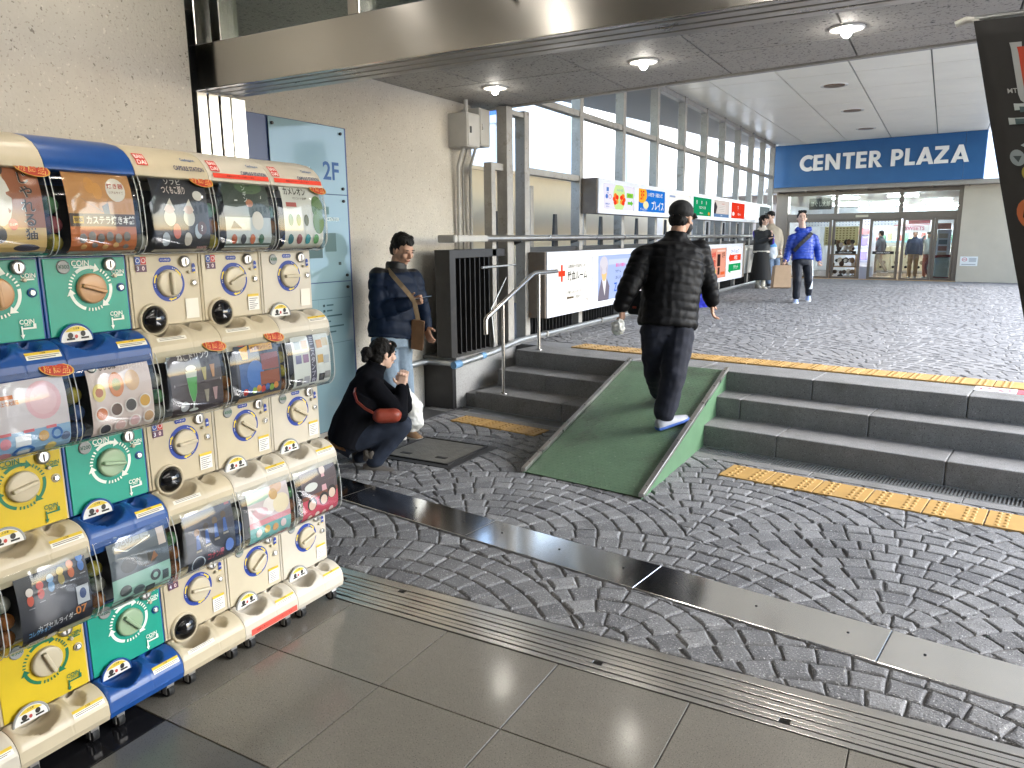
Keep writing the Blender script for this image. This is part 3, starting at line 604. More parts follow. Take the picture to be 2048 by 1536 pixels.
up_art = [
 ('e4e2f2', [('r', 0, 0, 1, 1, 'e6e3f3')] + fruit + [('t', 'ハッピーバル', .52, .8, .11, '2a7fd0', .34), ('r', .74, .52, .97, .72, '8ccb4a'), ('t', '地下2F', .855, .62, .13, '1f7a33', .2), ('p', [(.78, .36), (.9, .36), (.9, .42), (.97, .30), (.9, .18), (.9, .24), (.78, .24)], '6fbf3f'), ('r', .09, .7, .16, .86, '5a86c8'), ('t', '神戸店', .13, .63, .06, '3f66b8'), ('e', .1, .5, .04, .09, '4a78c8'), ('o', .2, .5, .045, .09, .8, 'c05a6a'), ('t', '営業時間10時～', .13, .2, .07, '3f66b8', .22), ('t', '定休日なし', .13, .1, .07, '3f66b8', .22)], 'pale lit sign with red and orange fruit shapes and a green arrow', 1.25),
 ('2b7fd8', [('r', 0, 0, 1, 1, '2679d6'), ('e', .12, .75, .19, .38, 'f4b63a'), ('t', '3F', .14, .72, .42, 'e8342c', .2), ('t', 'いか焼き・元祖たい焼', .63, .79, .2, 'f7f4f0', .72), ('t', 'プレイス', .72, .3, .42, 'f8f8f8', .54), ('e', .27, .3, .1, .17, 'f4e9b8'), ('t', 'ゲームセンター', .2, .1, .13, 'f8f8f8', .36)], 'blue and orange lit sign with white lettering and a large 3', 1.15),
 ('f1efe8', [('r', .05, .8, .3, .9, '8fa0c0'), ('t', '法律事務所', .6, .6, .16, '6a6f7c', .5)], None, 1.35),
 ('1fa06c', [('r', 0, 0, 1, 1, '1a9a66')] + [('t', c, .2 + .26 * q, .74, .22, 'e8f4ea') for q, c in enumerate('整体院')] + [('t', 'クロロアイル 三宮', .5, .46, .16, 'f2faf4', .9), ('t', '営業時間10～20', .45, .15, .1, 'e8f4ea', .5), ('e', .88, .14, .06, .1, 'e8a03a')], 'green lit sign with white lettering', 1.05),
 ('e2d6cf', [('r', 0, 0, 1, .2, '6f8fb8'), ('r', .3, .3, .75, .75, 'ece6e0'), ('p', [(.0, .2), (.14, .2), (.22, .6), (.1, .9), (.0, .7)], '4a4448'), ('t', 'ネイルサロン', .6, .8, .1, 'd86a72', .6), ('t', '金券 5000', .5, .1, .1, 'e8f0f8', .7)] + [('r', .34, .36 + .1 * k, .7, .39 + .1 * k, 'c0b8b2') for k in range(4)], None, 1.05),
 ('e8432e', [('r', 0, 0, 1, 1, 'e63e2a'), ('t', '下', .5, .66, .26, 'f8e8e4'), ('t', '献血ルーム', .6, .28, .16, 'f8eae6', .56), ('e', .16, .28, .09, .13, 'f8eae6')], 'red lit sign with white lettering', 1.15),
 ('fbfbfa', [], 'blank white lit panel in the upper row', 1.9),
 ('9aa8ac', [('t', '案内', .5, .6, .2, 'e8eef0'), ('r', .2, .3, .8, .36, 'd0d8da')], None, .5)]
signrow('upper row of lit advertising panels fixed to the steel posts', 8.68, 8, 1.89, 2.31, up_art, 19.18)
lo_art = [
 ('fdfbf4', [('r', .0, .0, 1, 1, 'fdfbf4'), ('r', .18, .53, .225, .86, 'e8472e'), ('r', .12, .635, .285, .745, 'e8472e'), ('t', '兵庫県赤十字血液センター', .6, .82, .075, '6f6a62', .52), ('t', '献血ルーム', .6, .63, .19, '35302c', .54), ('t', 'この横エスカレーターで', .5, .30, .065, '5f5a54', .42), ('p', [(.32, .19), (.36, .235), (.36, .21), (.5, .21), (.5, .17), (.36, .17), (.36, .145)], '6a5a48'), ('t', '西館3階へ', .62, .19, .06, '6f6a62', .18), ('t', '献血', .86, .1, .05, '8f8a82', .1), ('t', 'ルーム', .12, .1, .05, '8f8a82', .12)], 'white lit blood donation sign with a red cross and an arrow', 1.35),
 ('b9c7ec', [('r', 0, 0, 1, 1, 'aebfec'), ('r', .3, .78, 1, .9, 'c9d4f2'), ('p', [(.0, .0), (.32, .0), (.34, .3), (.25, .5), (.1, .46), (.03, .2)], '7c7684'), ('p', [(.12, .46), (.25, .5), (.2, .1)], 'f1eef0'), ('e', .18, .58, .07, .15, 'f0c890'), ('e', .17, .78, .12, .2, 'd7d2dc'), ('p', [(.06, .8), (.08, .45), (.13, .7)], 'c4bfcc'), ('p', [(.28, .8), (.27, .5), (.22, .7)], 'c4bfcc'), ('t', '最初に司書室へ', .68, .76, .09, 'e86ab0', .55), ('t', 'TVゲーム', .6, .62, .08, '5a6a9a', .4), ('t', '友人ニモ', .6, .48, .08, '5a6a9a', .4), ('t', 'Zone', .62, .26, .2, '3f6fd0', .5)], 'pale blue lit poster with a grey haired figure and pink lettering', 1.25),
 ('e8e2e6', [('t', '買取', .5, .6, .3, 'd04a5a', .7)], None, 1.2), ('dfe8f0', [('t', '2F', .5, .6, .3, '3a6ab0', .6)], None, 1.2), ('e6d2b8', [('t', '中古', .5, .6, .3, '8a4a2a', .7)], None, 1.2),
 ('e9a58e', [('r', 0, 0, 1, 1, 'e8a08a'), ('t', '金券', .2, .78, .24, 'd83c34', .3), ('t', '買取', .2, .5, .24, 'd83c34', .3), ('r', .42, .4, .62, .8, '3a2a28'), ('r', .46, .12, .6, .36, '4a3630'), ('t', '切手', .82, .76, .2, '5a3a2a', .24), ('r', .08, .08, .36, .3, 'f0d070'), ('r', .66, .1, .94, .2, 'e86a3a'), ('r', .4, .88, .95, .94, 'f4d0c0')], 'orange and pink lit ticket shop sign', 1.15),
 ('f4f4f4', [('t', 'カードショップ', .5, .86, .16, '2f5fc0', .9), ('r', .1, .52, .95, .74, 'e2452e'), ('p', [(.02, .63), (.16, .80), (.16, .46)], 'e2452e'), ('t', '金買取', .55, .63, .16, 'f8e8e4', .6), ('r', .05, .16, .95, .42, '1f9a5c'), ('p', [(.02, .20), (.2, .42), (.2, .08)], '1f9a5c'), ('t', 'チケット', .58, .29, .16, 'e8f6ec', .6)], 'white lit sign with a red arrow band and a green band', 1.25)]
signrow('lower row of lit advertising panels in a pale frame above the pavement', 7.30, 7, .74, 1.45, lo_art, 16.75, True)
tag(MB().box(-3.9, 16.77, .8, -3.74, 19.6, 1.40).box(-3.74, 16.8, 1.30, -3.72, 19.6, 1.36).build('guard_panel', m_boxgrey, None, .006), 'plain grey steel guard panel beyond the lower lit signs', 'panel')
# ---------------- shop entrance at the end of the passage ----------------
FV = 20.9
m_bronze = mat('bronze_frame', (.20, .17, .14), .38, .6, var=.08, vs=6)
m_beige = mat('beige_render', (.50, .44, .35), .8, var=.05, vs=2)
m_shopg = clear('shop_glass', (.90, .94, .93), .03, .5)
bd = thing('shop_building', 'shop entrance front with a blue lettered sign band over glass doors', 'building', (*ext(-4.5, FV), ZT), A2)
E_ = lambda: MB(EXT)
E_().box(-7.05, 20.30, 2.82, -2.66, 20.42, 3.868).build('sign_panel', mat('sign_blue', (.028, .115, .29), .35, var=.06, vs=3, spec=.35), bd, bev=.004)
E_().box(-2.655, 20.30, 2.82, -2.25, 20.42, 3.868).build('sign_return', mat('sign_blue', (.022, .085, .22), .33), bd, bev=.004)
for z in (3.05, 3.4, 3.75): E_().box(-7.09, 20.28, z, -7.04, 20.299, z + .08).build('clamp', m_post, bd)
E_().box(-7.2, 20.42, 2.72, -.9, 21.0, 2.82).build('sign_underside', mat('underside', (.36, .33, .29), .6, var=.1), bd)
for k in range(7): E_().box(-6.9 + k * .72, 20.425, 2.69, -6.86 + k * .72, 20.99, 2.719).build('underside_rib', m_bronze, bd)
# raised letters
def letter(mb, ch, x, z, h, y0, y1):
    s = .23
    def P(poly): mb.prism([(x + a * h, z + b * h) for a, b in poly], y0, y1, 1)
    def R(a, b, c, d): P([(a, b), (c, b), (c, d), (a, d)])
    def arc(cx, cz, ro, ri, a0, a1, n=14):
        for i in range(n):
            t, u = RAD(a0 + (a1 - a0) * i / n), RAD(a0 + (a1 - a0) * (i + 1) / n)
            P([(cx + ro * math.cos(t), cz + ro * math.sin(t)), (cx + ro * math.cos(u), cz + ro * math.sin(u)), (cx + ri * math.cos(u), cz + ri * math.sin(u)), (cx + ri * math.cos(t), cz + ri * math.sin(t))])
    if ch == 'C': arc(.5, .5, .52, .28, 48, 312, 24); return .78
    if ch == 'E': R(0, 0, s, 1); R(s, 0, .6, .2); R(s, .4, .57, .6); R(s, .8, .6, 1); return .68
    if ch == 'N': R(0, 0, s, 1); R(.66, 0, .66 + s, 1); P([(s, 1), (s, .62), (.66, 0), (.66, .38)]); return .98
    if ch == 'T': R(0, .8, .7, 1); R(.235, 0, .465, .8); return .75
    if ch == 'R': R(0, 0, s, 1); arc(.34, .70, .30, .1, -90, 90, 12); R(s, .8, .34, 1); R(s, .4, .34, .6); P([(.26, .4), (.47, .4), (.78, 0), (.5, 0)]); return .76
    if ch == 'P': R(0, 0, s, 1); arc(.34, .68, .32, .11, -90, 90, 12); R(s, .79, .34, 1); R(s, .36, .34, .57); return .70
    if ch == 'L': R(0, 0, s, 1); R(s, 0, .56, .2); return .56
    if ch == 'A': P([(0, 0), (.25, 0), (.47, .62), (.47, 1), (.36, 1)]); P([(.47, .62), (.69, 0), (.94, 0), (.58, 1), (.47, 1)]); R(.32, .18, .62, .34); return .90
    if ch == 'Z': R(0, .8, .72, 1); R(0, 0, .74, .2); P([(0, .2), (.28, .2), (.72, .8), (.42, .8)]); return .80
    return .36
x = -6.29; hh = .385
tot = {'C': .78, 'E': .68, 'N': .98, 'T': .75, 'R': .76, 'P': .70, 'L': .56, 'A': .90, 'Z': .80, ' ': .36}
for ch in 'CENTER PLAZA':
    if ch != ' ':
        b = E_(); letter(b, ch, x, 3.20, hh, 20.255, 20.299); b.build('letter_' + ch.lower(), mat('letter_white', (.82, .82, .80), .4), bd)
    x += tot[ch] * hh + .028
# door front
E_().box(-7.05, FV, ZT, -6.74, FV + .2, 2.72).build('side_pier', m_bronze, bd, bev=.005)
E_().box(-2.76, FV - .05, ZT, -2.66, FV + .2, 2.72).build('jamb', m_bronze, bd, bev=.005)
E_().box(-2.6595, FV - .10, ZT, 1.2, FV + .2, 2.715).build('wall', m_beige, bd)
E_().box(-6.7395, FV + .02, 1.99, -2.7605, FV + .16, 2.15).build('door_header', m_bronze, bd, bev=.004)
E_().box(-6.7395, FV + .02, 2.62, -2.7605, FV + .16, 2.719).build('top_rail', m_bronze, bd, bev=.004)
E_().box(-5.02, FV - .01, 2.04, -4.72, FV + .019, 2.10).build('door_sensor', mat('sensor_cream', (.6, .56, .42), .4), bd, bev=.006)
for u in (-5.52, -4.0): E_().box(u - .04, FV + .03, 2.1505, u + .04, FV + .15, 2.6195).build('transom_post', m_bronze, bd)
for a, b in ((-6.7395, -5.56), (-5.48, -4.04), (-3.96, -2.7605)): E_().box(a, FV + .09, 2.151, b, FV + .1, 2.619).build('transom_pane', m_shopg, bd)
for a, b, o in ((-6.7395, -5.6, 0), (-5.58, -4.87, .05), (-4.68, -3.98, .05), (-3.92, -3.23, 0), (-3.22, -2.765, 0)):
    d = E_().box(a, FV + .03 + o, ZT + .003, a + .06, FV + .08 + o, 1.989).box(b - .06, FV + .03 + o, ZT + .003, b, FV + .08 + o, 1.989).box(a + .0602, FV + .03 + o, ZT + .003, b - .0602, FV + .08 + o, ZT + .06).box(a + .0602, FV + .03 + o, 1.94, b - .0602, FV + .08 + o, 1.989).build('door_leaf', m_bronze, bd)
    E_().box(a + .0602, FV + .05 + o, ZT + .061, b - .0602, FV + .058 + o, 1.939).build('pane', m_shopg, d)
    if b - a < .75 and a < -4:
        T = lambda s, t, q: EXT @ Vector((a + .1 + s * (b - a - .2), FV + .048 + o - q, 1.12 + t * .07))
        bm, ms = decals([('r', 0, 0, 1, 1, '1a1c1c'), ('t', 'CENTER PLAZA', .5, .5, .5, 'c8cccc', .9)], b - a - .2, .07, T); bm.build('door_label', ms, d)
T = lambda s, t, q: EXT @ Vector((-2.6 + s * .36, FV - .106 - q, .86 + t * .22))
nb = E_().box(-2.6, FV - .105, .86, -2.24, FV - .1005, 1.08).build('wall_notice', pm('dfe0de'), bd)
bm, ms = decals([('o', .25, .68, .15, .2, .75, 'c8606a'), ('r', .17, .65, .33, .7, 'c8606a')] + [('r', .5, .78 - .11 * k, .92, .83 - .11 * k, '8a8c90') for k in range(4)] + [('r', .1, .12, .9, .2, '9a9ca0')], .36, .22, T); bm.build('print', ms, nb)
E_().box(-6.7, FV - .09, ZT - .0, 1.2, FV - .102 + .06, ZT + .012).build('threshold', mat('threshold_wood', (.55, .33, .14), .4), bd)
# hanging dark sign behind the transom
hs = thing('hanging_sign', 'dark sign with pale lettering hung behind the left transom', 'sign', (*ext(-6.0, FV + .3), 2.3), A2)
E_().box(-6.27, FV + .28, 2.27, -5.70, FV + .31, 2.56).build('board', mat('sign_dark', (.09, .085, .08), .5), hs, bev=.004)
bm, ms = decals([('t', 'ほぐし太郎', .5, .5, .48, 'e2ded4', .86)], .57, .29, lambda s, t, q: EXT @ Vector((-6.27 + s * .57, FV + .279 - q, 2.27 + t * .29))); bm.build('print', ms, hs)
# shop interior
si = thing('shop_interior', 'lit shop interior seen through the glass doors', 'shop interior', (*ext(-5.5, 26), .15), A2)
SF = .15
E_().add([(-9.5, FV + .18, ZT - .003), (1.2, FV + .18, ZT - .003), (1.2, 24, SF), (-9.5, 24, SF)], [(0, 1, 2, 3)]).box(-9.5, 24, SF - .1, 1.2, 34, SF).build('floor', mat('shop_floor', (.24, .15, .09), .18, var=.1, vs=2), si)
E_().box(-9.5, FV + .21, 2.70, 1.2, 34, 2.80).build('ceiling', mat('shop_ceiling', (.75, .77, .8), .6), si)
E_().box(-9.5, 33.9, SF, 1.2, 34.1, 2.699).build('back_wall', mat('shop_wall', (.62, .64, .68), .6, var=.08, vs=3), si)
E_().box(-9.6, FV + .21, SF, -9.5, 33.9, 2.699).build('side_wall', mat('shop_wall', (.62, .64, .68), .6), si)
E_().box(1.2, FV + .21, SF, 1.3, 33.9, 2.699).build('side_wall', mat('shop_wall', (.62, .64, .68), .6), si)
m_t2 = mat('shop_tube', (.9, .95, 1.), .3, emit=34)
lab = ['left of the front pair', 'right of the front pair', 'at the left of the rear row', 'in the middle of the rear row', 'far right over the escalator', 'at the right of the rear row', 'left one just behind the transom', 'right one just behind the transom']
for k, (u, v, l) in enumerate(((-7.1, 28.6, 1.15), (-5.85, 28.6, 1.15), (-7.0, 32.2, 1.3), (-5.5, 32.2, 1.4), (-4.3, 28.0, .9), (-4.6, 32.2, 1.2), (-5.9, 23.2, .8), (-4.4, 23.2, .8))):
    t = thing('strip_light', 'white strip light on the shop ceiling, ' + lab[k], 'strip light', (*ext(u, v), 2.66), A2, 'shop strip lights')
    E_().box(u - l / 2, v - .05, 2.65, u + l / 2, v + .05, 2.699).build('housing', mat('lamp_enamel', (.8, .8, .78), .4), t)
    E_().tube([(u - l / 2 + .03, v, 2.63), (u + l / 2 - .03, v, 2.63)], .022, 6).build('tube', m_t2, t)
def shopthing(name, label, cat, u, v): return thing(name, label, cat, (*ext(u, v), SF), A2)
rs = random.Random(31)
gs = shopthing('goods_shelf', 'wooden shelf crowded with brown and black goods inside the door', 'shelf', -6.7, 27)
for z in (SF, .55, .95): E_().box(-7.2, 26.9, z, -6.35, 27.4, z + .03).build('board', mat('shelf_wood', (.25, .15, .08), .6), gs)
for u in (-7.2, -6.38): E_().box(u, 26.9, SF + .031, u + .03, 27.4, .98).build('side', mat('shelf_wood', (.25, .15, .08), .6), gs)
for k in range(54):
    u, z = rs.uniform(-7.12, -6.44), rs.choice((SF + .03, SF + .17, .58, .7, .98, 1.1, 1.2, 1.3)); r = rs.uniform(.05, .085)
    E_().ell((u, 26.92 + rs.random() * .15, z + r), (r, r * .8, r * rs.uniform(.8, 1.3)), 8, 6).build('plush', mat('plush_%d' % (k % 5), [(.03, .025, .025), (.2, .12, .07), (.5, .42, .34), (.08, .05, .04), (.6, .55, .5)][k % 5], .9), gs)
wb = shopthing('notice_board', 'yellow notice board above the goods shelf', 'notice board', -7, 27.6)
E_().box(-7.6, 27.6, 1.25, -6.5, 27.64, 1.93).build('board', mat('pale_yellow_board', (.72, .66, .36), .5), wb)
bm, ms = decals([('r', .05 + .1 * i, .1 + .12 * j, .1 + .1 * i, .16 + .12 * j, '8a7c40') for i in range(9) for j in range(7)], 1.1, .68, lambda s, t, q: EXT @ Vector((-7.6 + s * 1.1, 27.599 - q, 1.25 + t * .68))); bm.build('print', ms, wb)
fb = shopthing('wall_frieze', 'white printed frieze band with small blue marks above the shop displays', 'frieze', -5, 25)
E_().box(-7.5, 25, 1.86, -4.75, 25.04, 2.12).build('panel', mat('frieze_white', (.74, .78, .84), .5), fb)
E_().box(-3.9, 25, 1.86, -2.9, 25.04, 2.12).build('panel', mat('frieze_white', (.74, .78, .84), .5), fb)
bm, ms = decals([('e', (k % 30 + .5) / 30, .2 + .3 * (k // 30), .005, .05, ('5a7ac0', '6a6a70', '4a5a90')[k % 3]) for k in range(90)], 2.75, .26, lambda s, t, q: EXT @ Vector((-7.5 + s * 2.75, 24.999 - q, 1.86 + t * .26))); bm.build('print', ms, fb)
bn = shopthing('shop_banner', 'red and white shop banner hanging over the counter', 'banner', -4.2, 25)
E_().box(-4.52, 24.9, 1.90, -3.95, 24.93, 2.06).build('dark_panel', mat('banner_red', (.25, .06, .06), .5), bn)
E_().box(-4.9, 24.85, 1.67, -3.95, 24.88, 1.88).build('white_panel', mat('banner_white', (.8, .78, .8), .5), bn)
bm, ms = decals([('t', 'SWEETS', .6, .5, .5, 'b0406a', .6), ('r', 0, .92, 1, 1, 'd03a3a')], .95, .21, lambda s, t, q: EXT @ Vector((-4.9 + s * .95, 24.849 - q, 1.67 + t * .21))); bm.build('print', ms, bn)
wm = shopthing('vending_cabinet', 'white prize cabinet with faint violet lit windows inside the shop', 'cabinet', -7, 30)
E_().box(-7.45, 30, SF, -6.58, 30.6, 1.62).build('case', mat('cabinet_white', (.7, .74, .85), .35), wm, bev=.01)
for z in (.70, 1.22): E_().box(-6.98, 29.985, z, -6.72, 29.999, z + .3).build('window', em('a49cf0', 2.2), wm)
for z in (.62, 1.12, 1.55): E_().box(-7.40, 29.985, z, -6.62, 29.999, z + .03).build('trim', mat('cabinet_blue', (.4, .46, .7), .4), wm)
E_().box(-7.3, 29.9, 1.63, -6.7, 30.0, 1.84).build('topper', mat('topper_red', (.6, .2, .22), .4), wm)
cp = shopthing('floor_stand', 'low lilac box standing in the open doorway', 'box', -4.75, 21.4)
E_().box(-4.92, 21.25, SF, -4.66, 21.5, .80).build('box', mat('lilac_box', (.55, .53, .64), .4), cp, bev=.01)
for k in range(5):
    u = -7.25 + k * .44
    t = shopthing('capsule_dispenser', ['leftmost', 'second', 'middle', 'fourth', 'rightmost'][k] + ' of the pale yellow capsule dispensers inside the shop', 'capsule machine', u, 32.2); t['group'] = 'shop capsule dispensers'
    E_().box(u + .005, 32.2, SF + .1, u + .435, 32.6, 1.15).build('case', mat('dispenser_cream', (.66, .62, .44), .4), t, bev=.01)
    for z in (.55, .92): E_().lathe([(.075, 0), (.075, -.02), (.05, -.03)], (u + .22, 32.199, z), 'y', 14).build('dial', mat('dial_brown', (.22, .18, .12), .5), t)
    E_().lathe([(.05, 0), (.05, -.02), (.03, -.03)], (u + .12, 32.199, .38), 'y', 12).build('hatch', m_dark, t)
ct = shopthing('shop_counter', 'pale drinks counter with goods on top at the back of the shop', 'counter', -5.6, 32.9)
E_().box(-7.2, 32.9, SF, -4.4, 33.4, 1.30).build('base', mat('counter_grey', (.5, .48, .44), .5, var=.15, vs=4), ct)
E_().box(-7.22, 32.87, 1.3005, -4.38, 33.42, 1.36).build('top', mat('counter_blue', (.25, .45, .6), .4), ct)
for k in range(14): u = -7.1 + k * .2; E_().box(u, 33.0, 1.361, u + .13, 33.15, 1.5 + .08 * (k % 3)).build('goods', mat('goods_%d' % (k % 4), [(.5, .12, .1), (.2, .4, .25), (.6, .5, .2), (.65, .65, .68)][k % 4], .5), ct)
wd = shopthing('display_tower', 'white display tower of small goods right of the doors', 'display', -3.2, 22.6)
E_().box(-3.38, 22.5, SF, -3.10, 22.8, 1.72).build('case', mat('cabinet_white', (.7, .74, .85), .35), wd, bev=.005)
for k in range(6): E_().box(-3.34, 22.49, .7 + k * .16, -3.14, 22.499, .82 + k * .16).build('pocket', mat('pocket_%d' % (k % 3), [(.35, .2, .2), (.2, .25, .3), (.5, .45, .4)][k % 3], .5), wd)
E_().box(-3.40, 22.45, 1.73, -3.08, 22.49, 1.88).build('topper', mat('topper_pink', (.6, .3, .28), .4), wd)
wp = shopthing('partition_panel', 'plain white partition panel behind the escalator', 'panel', -2.8, 23)
E_().box(-3.05, 22.9, SF, -1.6, 22.95, 1.75).build('panel', mat('cabinet_white', (.7, .74, .85), .35), wp)
es = shopthing('escalator', 'escalator end with a maroon rubber handrail and glass side panel', 'escalator', -2.9, 21.6)
pts = [(-2.2, 1.08)] + [(-3.15 + .27 * math.cos(RAD(a)), .80 + .27 * math.sin(RAD(a))) for a in range(90, 271, 20)] + [(-2.2, .52)]
E_().tube([(u, 21.45, z) for u, z in pts], .035, 8).build('handrail', mat('maroon_rubber', (.13, .02, .02), .45), es)
E_().prism([(u + .03 if u < -3 else u, z) for u, z in pts], 21.44, 21.455, 1).build('glass_side', mat('smoky_glass', (.35, .42, .40), .05, alpha=.55), es)
E_().box(-3.3, 21.2, SF, -2.1, 21.9, .53).build('skirt', m_steel2, es)
# ---------------- buildings outside ----------------
m_bw = mat('white_cladding', (.88, .87, .86), .6, var=.02)
ob = thing('opposite_building', 'white clad building with a blue band seen through the steel lattice', 'building', (*ext(-14, 18), 0), A2)
E_().box(-34, 18, -.1, -9.45, 19, 4.89).build('wall', m_bw, ob)
E_().box(-34, 17.8, 4.89, -9.45, 19, 5.10).build('awning', mat('grey_awning', (.6, .62, .65), .6, var=.1, vs=20), ob)
for k in range(11): E_().box(-33.9 + k * 2.22, 18.0, 5.105, -31.76 + k * 2.22, 18.2, 6.2).build('blue_panel', mat('bright_blue_panel', (.05, .16, .55), .4), ob)
for k in range(8): E_().box(-33 + k * 3.1, 17.97, .2, -32.98 + k * 3.1, 17.999, 4.889).build('seam', mat('cladding_seam', (.6, .6, .6), .7), ob)
E_().box(-9.44, 17.9, -.1, -9.1, 18.3, 9).build('corner_column', m_bw, ob)
sb_ = thing('side_building', 'tall white wall with a projecting eave beyond the far lattice bays', 'building', (-6, 22, 0))
MB().box(-9.5, 16.5, -.1, -7.4, 40, 9).build('wall', m_bw, sb_)
MB().box(-7.399, 16.5, 4.9, -7.2, 40, 5.0).build('eave', m_bw, sb_)
for k in range(7): MB().box(-7.399, 17 + k * 2.2, .4, -7.385, 17.04 + k * 2.2, 4.89).build('seam', mat('cladding_seam', (.5, .5, .5), .7), sb_)
tag(MB().box(-6.7, 5.5, -.1, -6.5, 24.0, 2.66).box(-6.72, 5.5, 2.6605, -6.46, 24.0, 2.72).build('boundary_wall', mat('cream_wall', (.74, .66, .50), .7, var=.02)), 'smooth cream boundary wall behind the steel lattice', 'wall')
rbd = thing('far_building', 'bright white building behind the beige entrance wall', 'building', (*ext(2, 37), 0), A2)
E_().box(-9, 37, -.1, 24, 43, 16).build('wall', m_bw, rbd)
for k in range(6):
    for j in range(3): E_().box(-2 + k * 4, 36.97, 5.4 + j * 3.4, .2 + k * 4, 36.999, 7.2 + j * 3.4).build('window', mat('far_window', (.25, .3, .35), .1), rbd)
# ---------------- banner flag at the right edge ----------------
bf = thing('banner_flag', 'black and green advertising banner hanging from a white tipped pole', 'banner', (.1, 1.9, 0))
tl, bl = Vector((.011, 1.9, 2.023)), Vector((.162, 1.90, 1.40)); dn = (bl - tl); ac = Vector((.62, -.10, -.02))
def fl_(s, t, o):
    wv = .012 * math.sin(s * 9 + t * 2) * (1 - t * .3) + .006 * math.sin(t * 7)
    p = tl + ac * s + dn * ((1 - t) * 1.45); return p + Vector((.15, -1, 0)).normalized() * (wv + o)
b = MB(); NS, NT = 16, 28
for j in range(NT + 1):
    for i in range(NS + 1): b.v.append(tuple(fl_(i / NS, j / NT, 0)))
for j in range(NT):
    for i in range(NS): b.f.append([j * (NS + 1) + i, j * (NS + 1) + i + 1, (j + 1) * (NS + 1) + i + 1, (j + 1) * (NS + 1) + i]); b.m.append(0 if j > 9 else 1); b.s.append(True)
clo = b.build('cloth', [mat('banner_black', (.026, .025, .025), .75), mat('banner_green', (.035, .05, .022), .75)], bf)
so = clo.modifiers.new('thickness', 'SOLIDIFY'); so.thickness = .0015; so.offset = -1
bits = [('t', 'ビ', .185, .885, .150, 'a4a8aa'), ('t', 'ビ', .189, .884, .128, 'b03c26'), ('t', 'デ', .135, .775, .115, 'b4bcbc'), ('t', 'デ', .139, .775, .096, '4a5c60'), ('t', 'MT', .075, .845, .010, 'a8a8a8'), ('e', .059, .70, .021, .018, '8a9498'), ('p', [(.047, .704), (.071, .704), (.059, .690)], '3c464a'), ('e', .083, .665, .020, .018, '9a8c3a'), ('e', .072, .575, .042, .036, 'a85a34'), ('p', [(.045, .57), (.058, .60), (.068, .577), (.080, .605), (.09, .57), (.078, .555), (.055, .555)], '1c1a18')]
bm, ms = decals(bits, .63, .93, lambda s, t, o: fl_(s, t, o + .002), lambda h: pm(h, .75), nt=12); bm.build('print', ms, clo)
MB().tube([tl + Vector((-.02, 0, .006)), tl + Vector((0, 0, .006)), tl + ac + Vector((.05, 0, .01))], .006, 8).build('cross_pole', m_galv, bf)
MB().tube([tl + Vector((-.03, 0, .0)), tl + Vector((-.012, 0, .007)), tl + Vector((.01, 0, .004)), tl + Vector((.018, -.002, -.03))], .007, 8).build('tip', mat('white_plastic', (.7, .69, .66), .4), bf)
MB().tube([(.70, 1.80, 0), (.66, 1.80, 2.06)], .012, 8).build('pole', m_galv, bf)
MB().lathe([(.16, 0), (.16, .05), (.03, .08)], (.70, 1.80, 0), 'z', 20).build('base', m_blk, bf)
# ---------------- capsule machines ----------------
W, PT = .28, .57
m_clear = clear('clear_plastic', (.84, .86, .86), .038, .6, .06, 3.)
m_bodyc = {'cream': mat('cream_plastic', (.52, .45, .32), .34, var=.05, vs=9, spec=.45, stain=((.43, .36, .235), 13, .66)), 'white': mat('ivory_plastic', (.56, .515, .43), .32, var=.04, vs=9, spec=.45, stain=((.47, .42, .325), 13, .67)), 'blue': mat('blue_plastic', (.012, .07, .27), .30, var=.08, vs=9, stain=((.03, .09, .25), 17, .66)), 'red': mat('red_plastic', (.5, .03, .03), .3), 'pale': mat('pale_cream_plastic', (.55, .485, .355), .32, var=.04, vs=9)}
m_panel = {'teal': mat('teal_panel', (.008, .30, .215), .38, var=.05, vs=10), 'yellow': mat('yellow_panel', (.62, .45, .02), .38, var=.05, vs=10), 'cream': m_bodyc['cream'], 'white': m_bodyc['white'], 'pale': m_bodyc['pale'], 'red': m_bodyc['red']}
m_knob = {'cream': m_bodyc['pale'], 'tan': mat('tan_knob', (.50, .28, .13), .3), 'sage': mat('sage_knob', (.30, .42, .27), .28)}
m_hop = mat('hopper_dark', (.03, .032, .034), .4, var=.3, vs=30)
m_metal = mat('coin_metal', (.45, .43, .40), .3, .9)
m_grey = mat('grey_plastic', (.30, .31, .31), .35)
m_dome = mat('black_dome', (.008, .008, .009), .07, spec=.7)
BUB = [(.012, .362), (.05, .358), (.082, .366), (.101, .385), (.109, .41), (.110, .44), (.109, .49), (.106, .535), (.098, .575), (.088, .605), (.07, .632)]
def bub_len():
    L = [0]
    for a, b in zip(BUB[:-1], BUB[1:]): L.append(L[-1] + math.hypot(a[0] - b[0], a[1] - b[1]))
    return L
BL = bub_len()
def bub(l, o):                                   # point on the bubble profile at arc length l, offset o outwards
    l = min(max(l, 0), BL[-1] - 1e-6); i = max(k for k in range(len(BL) - 1) if BL[k] <= l); f = (l - BL[i]) / (BL[i + 1] - BL[i])
    a, b = BUB[i], BUB[i + 1]; def_ = lambda q: (BUB[min(q + 1, len(BUB) - 1)][0] - BUB[max(q - 1, 0)][0], BUB[min(q + 1, len(BUB) - 1)][1] - BUB[max(q - 1, 0)][1])
    t0, t1 = def_(i), def_(i + 1); tx, tz = t0[0] * (1 - f) + t1[0] * f, t0[1] * (1 - f) + t1[1] * f; n = math.hypot(tx, tz)
    return a[0] + (b[0] - a[0]) * f + tz / n * o, a[1] + (b[1] - a[1]) * f - tx / n * o
PL0, PL1 = .055, BL[-1] - .012
